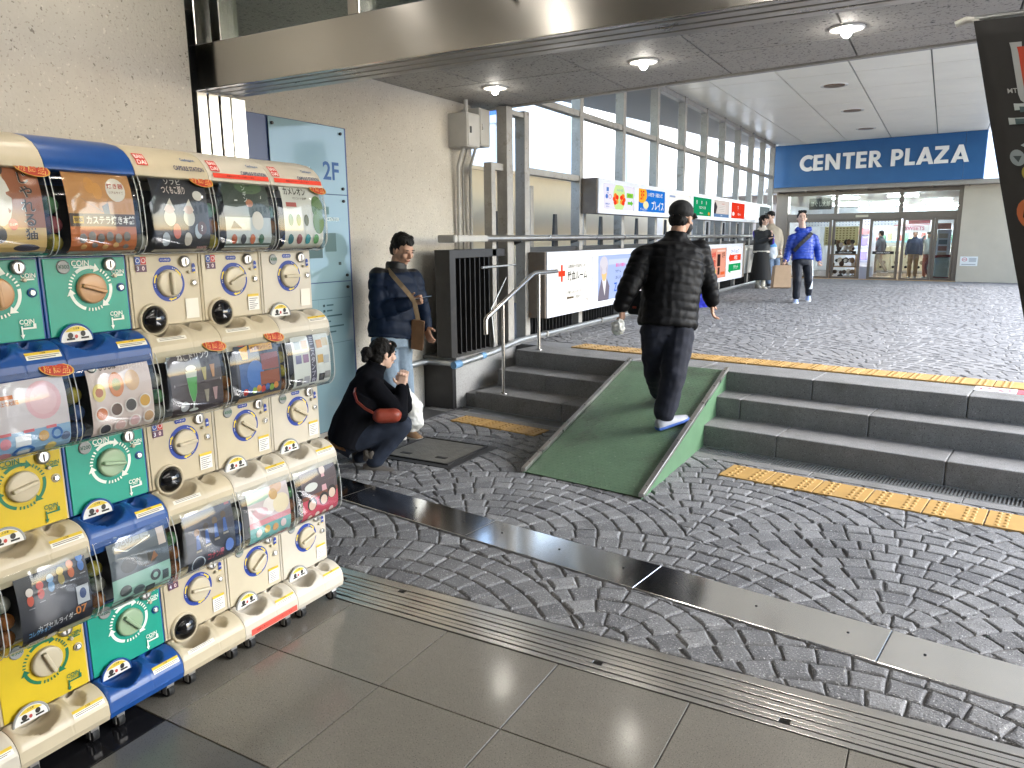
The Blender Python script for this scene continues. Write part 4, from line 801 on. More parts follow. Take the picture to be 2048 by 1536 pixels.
PSY0, PSY1 = .048, .258
def pmap(s, t, o): x, z = bub(PL0 + t * (PL1 - PL0), -.009 + o); return (x, PSY0 + s * (PSY1 - PSY0), z)
def bmap(s, t, o): x, z = bub(PL0 + t * (PL1 - PL0), .0015 + o); return (x, PSY0 + s * (PSY1 - PSY0), z)
def panel_map(s, t, o): return (.0006 + o, s * W, t)
def ring(cx, cz, ro, ri, a0, a1, n=10): return [(cx + ro * math.cos(RAD(a0 + (a1 - a0) * i / n)) / W, cz + ro * math.sin(RAD(a0 + (a1 - a0) * i / n))) for i in range(n + 1)] + [(cx + ri * math.cos(RAD(a1 + (a0 - a1) * i / n)) / W, cz + ri * math.sin(RAD(a1 + (a0 - a1) * i / n))) for i in range(n + 1)]
def tray_mesh():
    mb = MB(); NU, NV = 44, 22; X0, X1, Z0, Z1 = 0., .085, .112, .045; vs = []
    for j in range(NV + 1):
        f = j / NV
        for i in range(NU + 1):
            y = .001 + (W - .002) * i / NU; x = X0 + (X1 - X0) * f; z = Z1 + (Z1 * 0 + Z0 - Z1) * math.sqrt(max(0, 1 - (f * .985) ** 2.1))
            e = ((y - .083) / .066) ** 2 + ((f - .36) / .52) ** 2
            d = .058 * max(0, 1 - e) ** .42 if e < 1 else 0
            e2 = ((y - .205) / .027) ** 2 + ((f - .34) / .40) ** 2
            d = max(d, .030 * max(0, 1 - e2) ** .45 if e2 < 1 else 0)
            if abs(y - .158) < .0035: d = max(d, .0025)
            if i in (0, NU): d = 0; 
            edge = min(y - .001, W - .001 - y); z -= .006 * max(0, 1 - edge / .008) ** 2
            vs.append((x - d * .35, y, z - d))
    n = NU + 1
    mb.add(vs, [(j * n + i, j * n + i + 1, (j + 1) * n + i + 1, (j + 1) * n + i) for j in range(NV) for i in range(NU)], 0, True)
    fr = vs[NV * n:]; mb.add(fr + [(.087, p[1], .020) for p in fr] + [(.080, p[1], 0) for p in fr], [(i + k * n, i + 1 + k * n, n + i + 1 + k * n, n + i + k * n) for i in range(NU) for k in (0, 1)], 0, False)
    for yy, k in ((.001, 0), (W - .001, NU)):
        P = [vs[j * n + k] for j in range(NV + 1)] + [(.087, yy, .020), (.080, yy, 0), (-.02, yy, 0), (-.02, yy, .112)]
        mb.add(P, [list(range(len(P)))])
    return mb
TRAY = tray_mesh()
KNOB = MB().lathe([(.047, 0), (.047, .010), (.044, .014), (.040, .015), (.020, .0155)], (0, 0, 0), 'x', 28)
GRIP = MB().box(.013, -.039, -.0065, .030, .039, .0065)
def shared(cache, key, fn):
    if key not in cache: cache[key] = fn()
    return cache[key]
_mc = {}
def child(parent, name, key, mbf, mats, loc=(0, 0, 0), rot=None, bev=0, label=None):
    me = shared(_mc, key, lambda: mbf().mesh(name, mats)); o = bpy.data.objects.new(name, me); COL.objects.link(o); o.parent = parent; o.location = loc
    if rot: o.rotation_euler = rot
    if bev: b = o.modifiers.new('bevel', 'BEVEL'); b.width = bev; b.segments = 2; b.limit_method = 'ANGLE'
    if label: o['label'] = label
    return o
def bubble_mesh():
    mb = MB(); P = [bub(BL[-1] * i / 26, 0) for i in range(27)]; y0, y1 = .004, W - .004; r = .012
    sec = [(y0, -.012), (y0 + .003, -.004), (y0 + .009, 0), (y1 - .009, 0), (y1 - .003, -.004), (y1, -.012)]; vs = []
    for i in range(27):
        for y, o in sec: x, z = bub(BL[-1] * i / 26, o); vs.append((x, y, z))
    mb.add(vs, [(i * 6 + j, i * 6 + j + 1, (i + 1) * 6 + j + 1, (i + 1) * 6 + j) for i in range(26) for j in range(5)], 0, True)
    for k in (0, 5):
        q = [vs[i * 6 + k] for i in range(27)]; q += [(.0, q[-1][1], q[-1][2]), (.0, q[0][1], q[0][2])]; mb.add(q, [list(range(len(q)))])
    return mb
def casters():
    return None
RNG = random.Random(77)
def machine(col, tier, label, body, panel, knob, ang, style, art, sticker=None, new=False, hood=None, price='300'):
    t = thing('capsule_machine', label, 'capsule machine', (-2.335, 1.0 + W * col, .06 + PT * tier), 0, 'stacked capsule machines')
    B = m_bodyc[body]; P = m_panel[panel]
    top = PT if tier < 2 else .60
    child(t, 'case', ('case', tier == 2, body), lambda: MB().box(-.44, .001, .0, -.021, W - .001, top - .001).box(-.0205, .001, .113, -.004, W - .001, .358), B, bev=.003)
    child(t, 'hopper', ('hop',), lambda: MB().box(-.0205, .003, .3585, -.010, W - .003, PT - .002).box(-.0098, .003, .3585, .02, .006, PT - .06).box(-.0098, W - .006, .3585, .02, W - .003, PT - .06), m_hop)
    child(t, 'panel', ('panel', panel), lambda: MB().box(-.0038, .010, .116, 0, W - .008, .352), P, bev=.002)
    child(t, 'tray', ('tray', body), lambda: TRAY, B)
    old = style == 'old'
    # knob and its ring
    kn = child(t, 'knob', ('knob', knob), lambda: KNOB, m_knob[knob], (.0008, .150, .257))
    child(kn, 'grip', ('grip', knob), lambda: GRIP, m_knob[knob], (0, 0, 0), (RAD(ang), 0, 0), bev=.004)
    if style == 'green':
        c = 'e9efe6' if panel == 'teal' else '0b6b4a'
        it = [('p', ring(.15 / W, .257, .071, .061, a, a + 55), c) for a in (75, 195, 315)]
        it += [('p', [(.15 / W + r * math.cos(RAD(a)) / W, .257 + r * math.sin(RAD(a))) for r, a in ((.080, a0), (.066, a0 - 16), (.052, a0))], c) for a0 in (75, 195, 315)]
        it += [('p', ring(.15 / W, .257, .071, .061, a + 62 + 9 * q, a + 66 + 9 * q, 2), c) for a in (75, 195, 315) for q in range(5)]
        it += [('t', 'COIN', .44, .336, .018, c, .2), ('r', .36, .322, .55, .326, c), ('p', [(.55, .33), (.55, .316), (.6, .323)], c), ('t', 'COIN', .87, .306, .013, c, .15), ('r', .82, .292, .93, .296, c), ('p', [(.78, .294), (.83, .301), (.83, .287)], c), ('t', '返却ボタン', .89, .299, .005, c), ('t', 'COIN', .80, .172, .014, c, .15), ('t', '返却口', .80, .162, .006, c), ('p', [(.74, .155), (.86, .155), (.86, .165), (.89, .165), (.89, .150), (.755, .150)], c), ('p', [(.735, .16), (.75, .16), (.75, .135), (.765, .135), (.742, .122), (.72, .135), (.735, .135)], c)]
    else:
        it = [('p', ring(.15 / W, .257, .0625, .048, a, a + 120, 16), '1c3a92') for a in (0, 120, 240)] if style != 'plain' else [('o', .15 / W, .257, .062 / W, .062, .78, 'd9d6cc')]
        if style != 'plain':
            it += [('p', ring(.15 / W, .257, .058, .0525, a, a + 22, 4), 'e9cf3a') for a in (35, 155, 275)] + [('p', [(.15 / W + r * math.cos(RAD(a)) / W, .257 + r * math.sin(RAD(a))) for r, a in ((.061, a0), (.055, a0 - 13), (.049, a0))], 'e9cf3a') for a0 in (35, 155, 275)] + [('e', .15 / W + .055 * math.cos(RAD(a)) / W, .257 + .055 * math.sin(RAD(a)), .006, .0017, 'f2f2ea') for a0 in (35, 155, 275) for a in (a0 + 28, a0 + 35)]
        it += [('e', .45 + q * .012, .349 - .011, .03, .008, '1c3a92') for q in (0, 3, 6, 9)] + [('t', 'コイン投入口', .50, .338, .006, 'e8e8e8', .14), ('e', .905, .300, .026, .012, '1c3a92'), ('e', .905, .312, .026, .012, '1c3a92'), ('t', '返却', .905, .306, .007, 'e8e8e8', .04), ('p', [(.88, .291), (.92, .295), (.92, .287)], 'e9cf3a')]
        if old: it += [('r', .10, .325, .17, .350, '24458f'), ('r', .172, .325, .245, .350, 'b83a32'), ('o', .135, .338, .028, .008, .8, 'e8e8e8'), ('o', .209, .338, .028, .008, .8, 'e8e8e8'), ('r', .10, .300, .245, .3235, '5a3a52'), ('t', price[0], .13, .312, .014, 'e0e4ee'), ('t', '0', .2, .312, .014, 'f0d8d4')]
        if sticker: it += [('r', .74, .135, .93, .195, 'e6e4de'), ('r', .74, .187, .93, .197, 'd9b93a')] + [('r', .76, .178 - .0075 * q, .91 - .03 * (q % 3), .1805 - .0075 * q, '6a6a70') for q in range(6)]
        else: it += [('r', .74, .13, .93, .20, 'e0dccf')]
    b, ms = decals(it, W, 1, panel_map, lay=.0004); o = b.build('panel_print', ms, t, local=True)
    if not old:
        child(t, 'price_window', ('pw',), lambda: MB().lathe([(.021, 0), (.021, .002), (.018, .003)], (0, 0, 0), 'x', 20), m_grey, (.001, .070, .326))
        b, ms = decals([('t', '¥' + price, .25, .327, .013, '3a6a50' if panel != 'teal' else '37594c', .12)], W, 1, lambda s, q, o: (.0045 + o, s * W, q)); b.build('price_digits', ms, t, local=True)
    cs = child(t, 'coin_slot', ('cs',), lambda: MB().lathe([(.021, 0), (.021, .008), (.018, .011), (.012, .0115)], (0, 0, 0), 'x', 20), m_metal, (.001, .217, .330))
    child(cs, 'slit', ('sl',), lambda: MB().box(.011, -.0022, -.011, .0127, .0022, .011), m_dark)
    child(t, 'return_button', ('rb',), lambda: MB().lathe([(.006, 0), (.006, .008), (.004, .009)], (0, 0, 0), 'x', 10), m_bodyc['pale'], (.001, .231, .293))
    lk = child(t, 'lock', ('lk', body), lambda: MB().lathe([(.014, 0), (.014, .002), (.011, .002)], (0, 0, 0), 'x', 16), B, (.001, .250, .255))
    child(lk, 'key_barrel', ('kb',), lambda: MB().lathe([(.0095, .001), (.0095, .006), (.006, .0068)], (0, 0, 0), 'x', 14), mat('lock_chrome', (.7, .7, .68), .2, 1.))
    # outlet
    if old:
        child(t, 'outlet_dome', ('dome',), lambda: MB().ell((0, 0, 0), (.038, .046, .046), 20, 12), m_dome, (.002, .075, .138))
        child(t, 'outlet_surround', ('sur', body), lambda: MB().lathe([(.056, 0), (.054, .012), (.047, .010), (.047, 0)], (0, 0, 0), 'x', 24), B, (.0005, .075, .138))
    else:
        def plate():
            m = MB(); n = 16; m.prism([(.050 * math.cos(math.pi * i / n), .050 * math.sin(math.pi * i / n)) for i in range(n + 1)], 0, .008, 0); return m
        pl_ = child(t, 'outlet_flap', ('flap',), plate, pm('e3e3e0'), (.006, .080, .098))
        b, ms = decals([('p', [(.080 / W + .047 * math.cos(RAD(a)) / W, .098 + .047 * math.sin(RAD(a))) for a in range(42, 139, 8)], 'dcc040'), ('t', '⚠注意', .080 / W, .1385, .007, '3a3420', .1), ('e', .060 / W, .118, .03, .009, '2a2826'), ('e', .100 / W, .121, .028, .009, '2a2826'), ('r', .17, .104, .26, .110, '2a2826'), ('r', .33, .105, .42, .111, '2a2826'), ('e', .078 / W, .114, .018, .006, 'b84a44')], W, 1, lambda s, q, o: (.0146 + o, s * W, q), lay=.0004); b.build('warning_print', ms, t, local=True)
        child(t, 'flap_rim', ('rim', panel == 'teal', body), lambda: MB().tube([(.010, .052 * math.cos(RAD(a)), .052 * math.sin(RAD(a))) for a in range(0, 181, 10)], .004, 6), m_bodyc['blue'] if panel == 'teal' else m_grey, (.002, .080, .098))
    # sticker on the tray
    def tmap(s, q, o): f = .80 + (1 - q) * .16; x = .085 * f; z = .045 + .067 * math.sqrt(max(0, 1 - (f * .985) ** 2.1)); return (x + .0012 + o, s * W, z + .0012 + o)
    st_ = [('r', .60, .0, .96, 1, 'e6e2d6'), ('r', .60, .55, .96, 1, 'd8b838'), ('t', '⚠注意', .78, .78, .28, '3a3420', .16), ('r', .62, .32, .94, .42, '7a766c'), ('r', .62, .12, .90, .22, '7a766c')] if not old else [('r', .10, .05, .50, .6, 'dcd8cc'), ('r', .13, .2, .47, .28, '6a665c'), ('r', .13, .4, .44, .48, '6a665c')]
    b, ms = decals(st_, W, .02, tmap, nt=4, lay=.0003); b.build('tray_sticker', ms, t, local=True)
    # capsules behind the bubble, poster, bubble
    for q in range(7):
        r = .026; y = (.03, .035, .03, .14, .2, .25, .26)[q]; z = (.40, .452, .508, .40, .41, .47, .53)[q]
        c = RNG.choice(('c8b84a', '5a78b8', 'b8606a', '6aa070', 'b8b8ae', '38404a', 'a86a3a'))
        child(t, 'capsule', ('caps', c), lambda: MB().ell((0, 0, 0), (.024, .026, .026), 12, 8), mat('capsule_' + c, c, .25, alpha=.8), (.018 + .02 * (q < 3), y, z))
    bg, items = art
    ps = MB(); N = 14
    ps.add([pmap(s, i / N, 0) for i in range(N + 1) for s in (0, 1)], [(2 * i, 2 * i + 1, 2 * i + 3, 2 * i + 2) for i in range(N)], 0, True)
    po = ps.build('poster', pm(bg), t, local=True)
    if items:
        b, ms = decals(items, PSY1 - PSY0, PL1 - PL0, pmap, nt=12, lay=.0007); b.build('poster_print', ms, po, local=True)
    child(t, 'bubble', ('bub',), bubble_mesh, m_clear)
    child(t, 'bubble_edge', ('bubedge',), lambda: MB().tube([(bub(BL[-1] * i / 20, 0)[0], W - .008, bub(BL[-1] * i / 20, 0)[1]) for i in range(21)], .0016, 5).tube([(bub(BL[-1] * i / 20, 0)[0], .008, bub(BL[-1] * i / 20, 0)[1]) for i in range(21)], .0016, 5).tube([(bub(.052, 0)[0], .008, bub(.052, 0)[1]), (bub(.052, 0)[0], W - .008, bub(.052, 0)[1])], .0012, 5), mat('clear_edge', (.75, .78, .78), .15, alpha=.5))
    if new:
        cx, cy, an = .93, .92, -.18
        E2 = [(cx + (.235 * math.cos(a) * math.cos(an) - .075 * math.sin(a) * math.sin(an)), cy + (.235 * math.cos(a) * math.sin(an) * .75 + .075 * math.sin(a) * math.cos(an))) for a in [2 * math.pi * k / 24 for k in range(24)]]
        sm = lambda f: [(cx + (p[0] - cx) * f, cy + (p[1] - cy) * f) for p in E2]
        def nmap(s, q, o): x, z = bub(PL0 + q * (PL1 - PL0), .004 + o); return (x, PSY0 + s * (PSY1 - PSY0), z)
        b, ms = decals([('p', E2, 'c8963a'), ('p', sm(.9), 'a83424'), ('t', '新商品', cx, cy, .085, 'd8b060', .40, -.16), ('t', '新商品', cx + .004, cy + .004, .078, 'c03a28', .37, -.16)], PSY1 - PSY0, PL1 - PL0, nmap, lay=.0006); o = b.build('new_item_badge', ms, t, local=True)
    if hood:
        H = m_bodyc[hood]; n = 14
        P_ = [(.098 * math.cos(RAD(a)) ** .75 if a < 90 else 0, .575 + .135 * math.sin(RAD(a)) ** .8) for a in [90 * i / n for i in range(n + 1)]]
        prof = [(.092, .607), (.085, .632), (.070, .658), (.045, .682), (.01, .700), (-.05, .714), (-.14, .720), (-.40, .712), (-.44, .60), (.07, .60)]
        mb = MB(); mb.prism(prof, .001, W - .001, 1, 0, False); mb.s = [i < len(prof) - 3 for i in range(len(mb.s))]
        o = mb.build('hood', H, t, local=True, bev=.004, seg=2)
        def hmap(s, q, o): pr_ = [(.0925, .607), (.0855, .632), (.0705, .658), (.0455, .682)]; q = q * 2.999; i = int(q); f = q - i; return (pr_[i][0] + (pr_[i + 1][0] - pr_[i][0]) * f + .0012 + o, s * W, pr_[i][1] + (pr_[i + 1][1] - pr_[i][1]) * f + .0012 + o)
        if hood in ('cream', 'white', 'pale') and col > 1:
            it = [('r', .06, .42, .20, .92, 'c8322a'), ('t', 'BAN', .13, .79, .18, 'f2e8e0', .11), ('t', 'DAI', .13, .55, .18, 'f2e8e0', .11), ('t', 'CAPSULE STATION', .74, .42, .2, '1c2a5a', .42), ('t', 'Gashapon', .78, .80, .17, '2a5a8a', .22)]
            if col > 2: it += [('r', .07, .12, .97, .34, 'e0442e'), ('t', '両替はカウンターへお願いします', .5, .23, .1, '8a1a14', .8)]
            b, ms = decals(it, W, .08, hmap, nt=6, lay=.0005); b.build('hood_print', ms, o, local=True)
    if tier == 0:
        for q in ((.0, .045), (.0, W - .045), (-.36, .045), (-.36, W - .045)):
            c = child(t, 'caster', ('castf',), lambda: MB().box(-.008, -.014, -.018, .022, .014, -.0005).box(-.004, -.0165, -.045, .016, -.0125, -.0185).box(-.004, .0125, -.045, .016, .0165, -.0185), m_metal, (q[0] + .045, q[1], 0))
            child(c, 'wheel', ('castw',), lambda: MB().lathe([(.026, -.0105), (.026, .0105), (.010, .0115)], (0, 0, 0), 'y', 16), mat('black_rubber', (.015, .015, .015), .6), (.002, 0, -.034))
        if sticker == 'red':
            b, ms = decals([('r', .10, .1, .97, .8, 'e0564a'), ('t', '両替は店内カウンターへお願いします', .53, .45, .3, '8a2a24', .8)], W, .036, lambda s, q, o: (.0862 + .001 * q + o, s * W, .004 + q * .036), lay=.0006); b.build('red_notice', ms, t, local=True)
    return t
def blobs(n, cols, y, x0=.1, x1=.9, rx=.05, ry=.07): return [('e', x0 + (x1 - x0) * (k + .5) / n, y + .02 * (k % 2), rx, ry, cols[k % len(cols)]) for k in range(n)]
foot = [('r', 0, 0, 1, .075, 'd8d4c8'), ('r', .05, .045, .6, .055, '7a766c'), ('r', .05, .022, .75, .032, '8a867c'), ('r', .8, .015, .95, .06, '4a4844')]
AR = {}
AR[0, 2] = ('d8b888', [('r', 0, 0, 1, .35, 'd9b778'), ('r', .55, .35, 1, 1, '9a5a38'), ('e', .45, .62, .16, .26, 'e8e2d8'), ('e', .30, .45, .09, .2, 'e2d8cc'), ('e', .48, .92, .1, .08, '38302c'), ('e', .2, .22, .14, .11, 'efe8de'), ('e', .4, .28, .09, .09, '2c2826'), ('e', .3, .14, .1, .06, 'e0d6ca'), ('e', .74, .13, .17, .05, '3c3848'), ('t', 'じゃれる猫', .80, .56, .68, 'f2ece4', .19, 0, True), ('t', 'じゃれる猫', .803, .562, .68, '1c1816', .165, 0, True), ('e', .58, .38, .06, .055, 'd86a64'), ('t', '全6種', .58, .38, .03, 'f4e6e2')] + foot)
AR[1, 2] = ('b8703c', [('r', 0, 0, 1, .36, 'c06a34'), ('r', 0, .5, 1, 1, 'c8905a'), ('p', [(.15, .95), (.45, 1), (.62, .66), (.5, .52), (.2, .66)], '7a7672'), ('e', .36, .80, .075, .09, 'd89a54'), ('e', .46, .74, .075, .09, 'd89a54'), ('p', [(.5, .58), (.6, .62), (.62, .42), (.54, .42)], '5a5652'), ('e', .75, .76, .15, .13, 'e8e0d4'), ('t', '焼き器', .75, .80, .06, 'b8402c'), ('t', 'リアルサイズ', .75, .73, .03, '8a5a44', .22), ('r', 0, .37, 1, .5, '3c2620'), ('r', .05, .40, .2, .47, 'd0a838'), ('t', '特製', .125, .435, .045, '3c2620'), ('t', 'カステラ焼き本舗', .61, .435, .09, 'f4efe8', .74)] + blobs(6, ('77706a', '8a827a', '6a645e'), .24, rx=.055, ry=.055) + blobs(5, ('d8a868', '77706a', 'd8a868'), .14, rx=.045, ry=.035) + foot)
AR[2, 2] = ('2a2a30', [('t', 'ソフビ', .42, .90, .07, 'c8c2bc'), ('t', 'つくもこ狐り', .40, .80, .10, 'd8c8c0', .42)] + [('e', x, .48, .105, .10, 'd0ccc0') for x in (.27, .62)] + [('p', [(x - .10, .56), (x + .10, .56), (x + .03, .70)], 'd6d0c4') for x in (.27, .62)] + [('e', x, .57, .085, .05, 'd6b8a8') for x in (.27, .62)] + [('e', .17 + .2 * k, .22 + .1 * (k % 2), .07, .09, ('aeb8c4', 'c86a5a', 'c4beb6', 'a8b4c0')[k % 4]) for k in range(4)] + [('e', .84, .36, .09, .08, '52302a'), ('t', '?', .84, .36, .07, 'e8e0d8'), ('e', .82, .74, .09, .06, 'd8d4cc'), ('t', '300円', .85, .10, .05, 'd8a0a0')] + foot)
AR[3, 2] = ('55605a', [('r', 0, 0, 1, .5, 'b8c2c4'), ('r', 0, .5, 1, 1, '3c463c'), ('e', .6, .9, .3, .1, '566a4c'), ('p', [(.15, .38), (.42, .38), (.30, .72), (.24, .72)], 'd2d6d2'), ('p', [(.1, .36), (.34, .36), (.18, .46)], '2c3036'), ('e', .70, .46, .13, .12, 'dad2c2'), ('e', .55, .68, .08, .05, 'b87a58'), ('t', 'ペンギン', .48, .84, .3, 'c8ccc4', .08, 0, True)] + [('e', .16 + .2 * k, .22, .06, .07, ('b05a3c', '23262c', 'c06a44', '2c5a44')[k]) for k in range(4)] + foot)
AR[4, 2] = ('d6d6ce', [('t', 'カメレオン', .36, .88, .11, '3a342c', .56), ('t', 'マスコット全8種', .45, .78, .035, '6a6458'), ('r', .08, .66, .34, .72, 'b8584e')] + [('e', .88, .66 - .2 * k, .15, .17, ('5a7a3c', '6a8a44')[k % 2]) for k in range(2)] + [('e', .16 + .2 * k, .48, .06, .08, ('5a8a6a', '8a9a3c', '6a6a3a')[k]) for k in range(3)] + [('e', .14 + .22 * k, .21, .07, .08, ('2a6a74', '8a4a4e', '2f8a94', '5a9a5a')[k]) for k in range(4)] + foot)
AR[0, 1] = ('cfd6e4', [('r', 0, 0, 1, .36, '8fb4d8'), ('r', 0, .36, 1, 1, 'd8d0d6'), ('t', 'おてつだいマスコット', .40, .93, .07, 'b89038', .72), ('r', 0, .70, .3, .74, 'd87a3a'), ('t', '机の上で大活躍', .2, .66, .05, 'd8803a', .32), ('e', .68, .64, .24, .2, 'e6b8c2'), ('e', .68, .64, .18, .15, 'eac4cc'), ('r', .25, .2, .45, .32, 'dfe6ee'), ('o', .36, .12, .15, .08, .7, '2f6ab8'), ('r', .28, .09, .44, .15, 'eef0f2'), ('e', .12, .26, .07, .06, 'd890a0'), ('e', .62, .27, .07, .06, 'c8a060'), ('o', .80, .27, .08, .07, .6, '3a70b8'), ('e', .1, .1, .1, .06, 'dc98a4'), ('e', .72, .12, .08, .06, 'e0c878'), ('e', .92, .22, .06, .05, '5a6a8a')] + [('r', .06 + .3 * k, .34, .2 + .3 * k, .37, 'd8707a') for k in range(3)] + foot[:1])
AR[1, 1] = ('d6c4c0', [('e', .11, .90, .09, .075, '2a2826'), ('e', .11, .89, .06, .045, 'd8d4ce'), ('t', 'もちしば', .34, .88, .085, '2a2420', .28), ('t', 'ファンタジーナイト', .72, .84, .06, 'f0e8e2', .42), ('e', .62, .92, .05, .045, '6a3a24'), ('e', .78, .93, .05, .045, '38302c'), ('r', .92, .88, 1, .98, '2a3a6a'), ('e', .42, .66, .12, .14, 'cc7a3c'), ('e', .42, .66, .07, .07, '8a8a4a'), ('e', .68, .68, .12, .12, 'd8b088'), ('e', .14, .60, .1, .1, 'e0cc7a'), ('e', .14, .60, .06, .05, 'b86a3a')] + [('e', .14 + .235 * k, .36 + .02 * k, .105, .085, 'e8e0dc') for k in range(4)] + [('e', .14 + .235 * k, .365 + .02 * k, .085, .066, ('c86a30', '5a4034', '4a4648', 'd0a04a')[k]) for k in range(4)] + [('e', .18 + .235 * k, .17 + .02 * k, .1, .08, 'e4dcd8') for k in range(4)] + [('e', .18 + .235 * k, .175 + .02 * k, .08, .062, ('33323c', 'd8b4b0', 'd8b0b0', 'c09a74')[k]) for k in range(4)] + [('r', 0, 0, 1, .08, 'e4dedb'), ('r', .06, .05, .45, .06, '3a3a52'), ('r', .05, .025, .7, .035, '8a8684')])
AR[2, 1] = ('33282c', [('p', [(.12, .92), (.5, .99), (.95, .93), (.97, .5), (.93, .12), (.5, .06), (.1, .12), (.06, .5)], 'a89ca0'), ('p', [(.13, .91), (.5, .98), (.94, .92), (.96, .5), (.92, .13), (.5, .07), (.11, .13), (.07, .5)], '382a2e'), ('t', 'ねこドリンク', .50, .84, .10, 'd2ccc8', .62), ('p', [(.29, .66), (.51, .66), (.47, .38), (.42, .27), (.38, .27), (.33, .38)], 'bcc4b8'), ('p', [(.30, .58), (.50, .58), (.465, .38), (.42, .28), (.38, .28), (.335, .38)], '4a9a4e'), ('r', .385, .17, .415, .28, 'b8beb8'), ('e', .40, .16, .09, .025, 'b8beb8'), ('e', .40, .69, .1, .04, 'd8d0c8')] + [('p', [(x - .05, y + .1), (x + .05, y + .1), (x + .02, y - .06), (x - .02, y - .06)], c) for x, y, c in ((.65, .58, 'a89a5a'), (.82, .60, 'a8784a'), (.66, .30, '8a8274'), (.83, .31, 'a8888a'))] + [('e', .22, .23, .08, .07, 'a8aab0')] + foot[:3])
AR[3, 1] = ('2c3242', [('e', .17, .90, .12, .045, 'c85a4a'), ('t', 'プルバック', .62, .93, .08, '3f74b8', .4), ('r', .34, .76, .86, .86, 'c8963a'), ('t', '新車両シリーズ', .6, .81, .055, '6a2a1c', .48), ('p', [(.1, .82), (.3, .86), (.26, .68), (.14, .68)], 'd8a038'), ('r', .05, .26, .42, .62, '24508a'), ('e', .40, .45, .2, .2, '3a6ab0'), ('r', .55, .5, .95, .72, '7a3230'), ('r', .5, .30, .95, .48, '8a4a34')] + blobs(8, ('b0342c', '3a5a9a', '7a9a3c', 'c07a34'), .24, rx=.055, ry=.05) + [('r', 0, .0, 1, .16, 'b0946a'), ('r', .6, 0, 1, .1, '26306a')])
AR[4, 1] = ('cfd2cf', [('r', .44, .0, .60, 1, '3c3a4c'), ('t', 'ミニスタンプ台', .52, .5, .7, 'a8a8b8', .1, 0, True), ('r', .05, .86, .4, .95, 'd8dad6')] + [('r', x, y, x + .15, y + .12, c) for x, y, c in ((.06, .68, '9aa8b0'), (.25, .68, 'c8a890'), (.06, .48, '6a6a90'), (.25, .48, '8a6a8a'), (.06, .14, '5a5a60'), (.25, .16, '9a9aa2'), (.64, .66, 'd09a60'), (.80, .68, 'c8b898'), (.64, .44, 'c09a50'), (.80, .42, 'a8b0b8'), (.66, .16, '3a3c40'), (.82, .18, '88888a'))] + foot[:2])
AR[0, 0] = ('20222e', [('r', 0, 0, 1, .12, '2a2c36'), ('e', .15, .92, .05, .04, 'c8a83a'), ('r', .86, .86, .97, .97, 'c03a34'), ('t', 'BAN', .915, .94, .035, 'f0e4e0', .09), ('t', 'DAI', .915, .89, .035, 'f0e4e0', .09)] + [('e', .16 + .15 * k, .60 + .035 * k, .045, .06, ('c85a4a', 'b02c24', '5a8ab8', '8a7a3a', 'b85a30', '3a6ab0')[k]) for k in range(6)] + [('e', .16 + .15 * k, .69 + .035 * k, .05, .045, ('d8d0cc', 'c03428', '7aa4cc', 'a89448', 'c06a3c', '4a7ac0')[k]) for k in range(6)] + [('r', .12 + .15 * k, .51 + .035 * k, .20 + .15 * k, .52 + .035 * k, '8a8a90') for k in range(6)] + [('r', .78, .36, .96, .56, 'b8bcc4'), ('e', .87, .47, .05, .06, '3a4a78'), ('t', 'カプセルライダー', .48, .27, .07, 'b8b8bc', .56), ('t', '07', .82, .30, .09, 'c87a34'), ('t', 'コレクション', .22, .24, .06, '6aa0d0', .3), ('r', .08, .02, .30, .14, 'c8c8c4'), ('t', '300円', .19, .08, .06, '2a2a2e', .2), ('r', .34, .05, .46, .15, 'd8d4d0'), ('r', .5, .06, .96, .16, 'b0a888')])
AR[1, 0] = ('6a7072', [('r', 0, .42, 1, 1, '4c5660'), ('r', 0, .05, 1, .44, '8fb8ac'), ('p', [(.12, .78), (.3, .72), (.72, .8), (.78, .94), (.5, .98), (.16, .92)], 'd8dcda'), ('t', '池のゴミ', .44, .86, .13, '2a2c2e', .52), ('r', .84, .66, .97, .94, 'c8b8b0'), ('e', .3, .56, .14, .09, '30363c'), ('e', .62, .55, .16, .08, '3c3834'), ('r', .45, .50, .62, .66, '565a5e'), ('p', [(.66, .5), (.8, .54), (.74, .62)], '8a5a3a')] + [('o', .72, .32, .09, .07, .5, '2e3436'), ('e', .2, .27, .1, .07, '3a4648'), ('e', .42, .22, .1, .06, '48565a'), ('r', .54, .12, .70, .22, '3c4648'), ('r', .84, .22, .95, .34, '404c4e'), ('e', .26, .12, .09, .04, '3a4446')] + [('r', 0, 0, 1, .06, 'd0b090'), ('r', .6, .06, .85, .12, 'd0b848')])
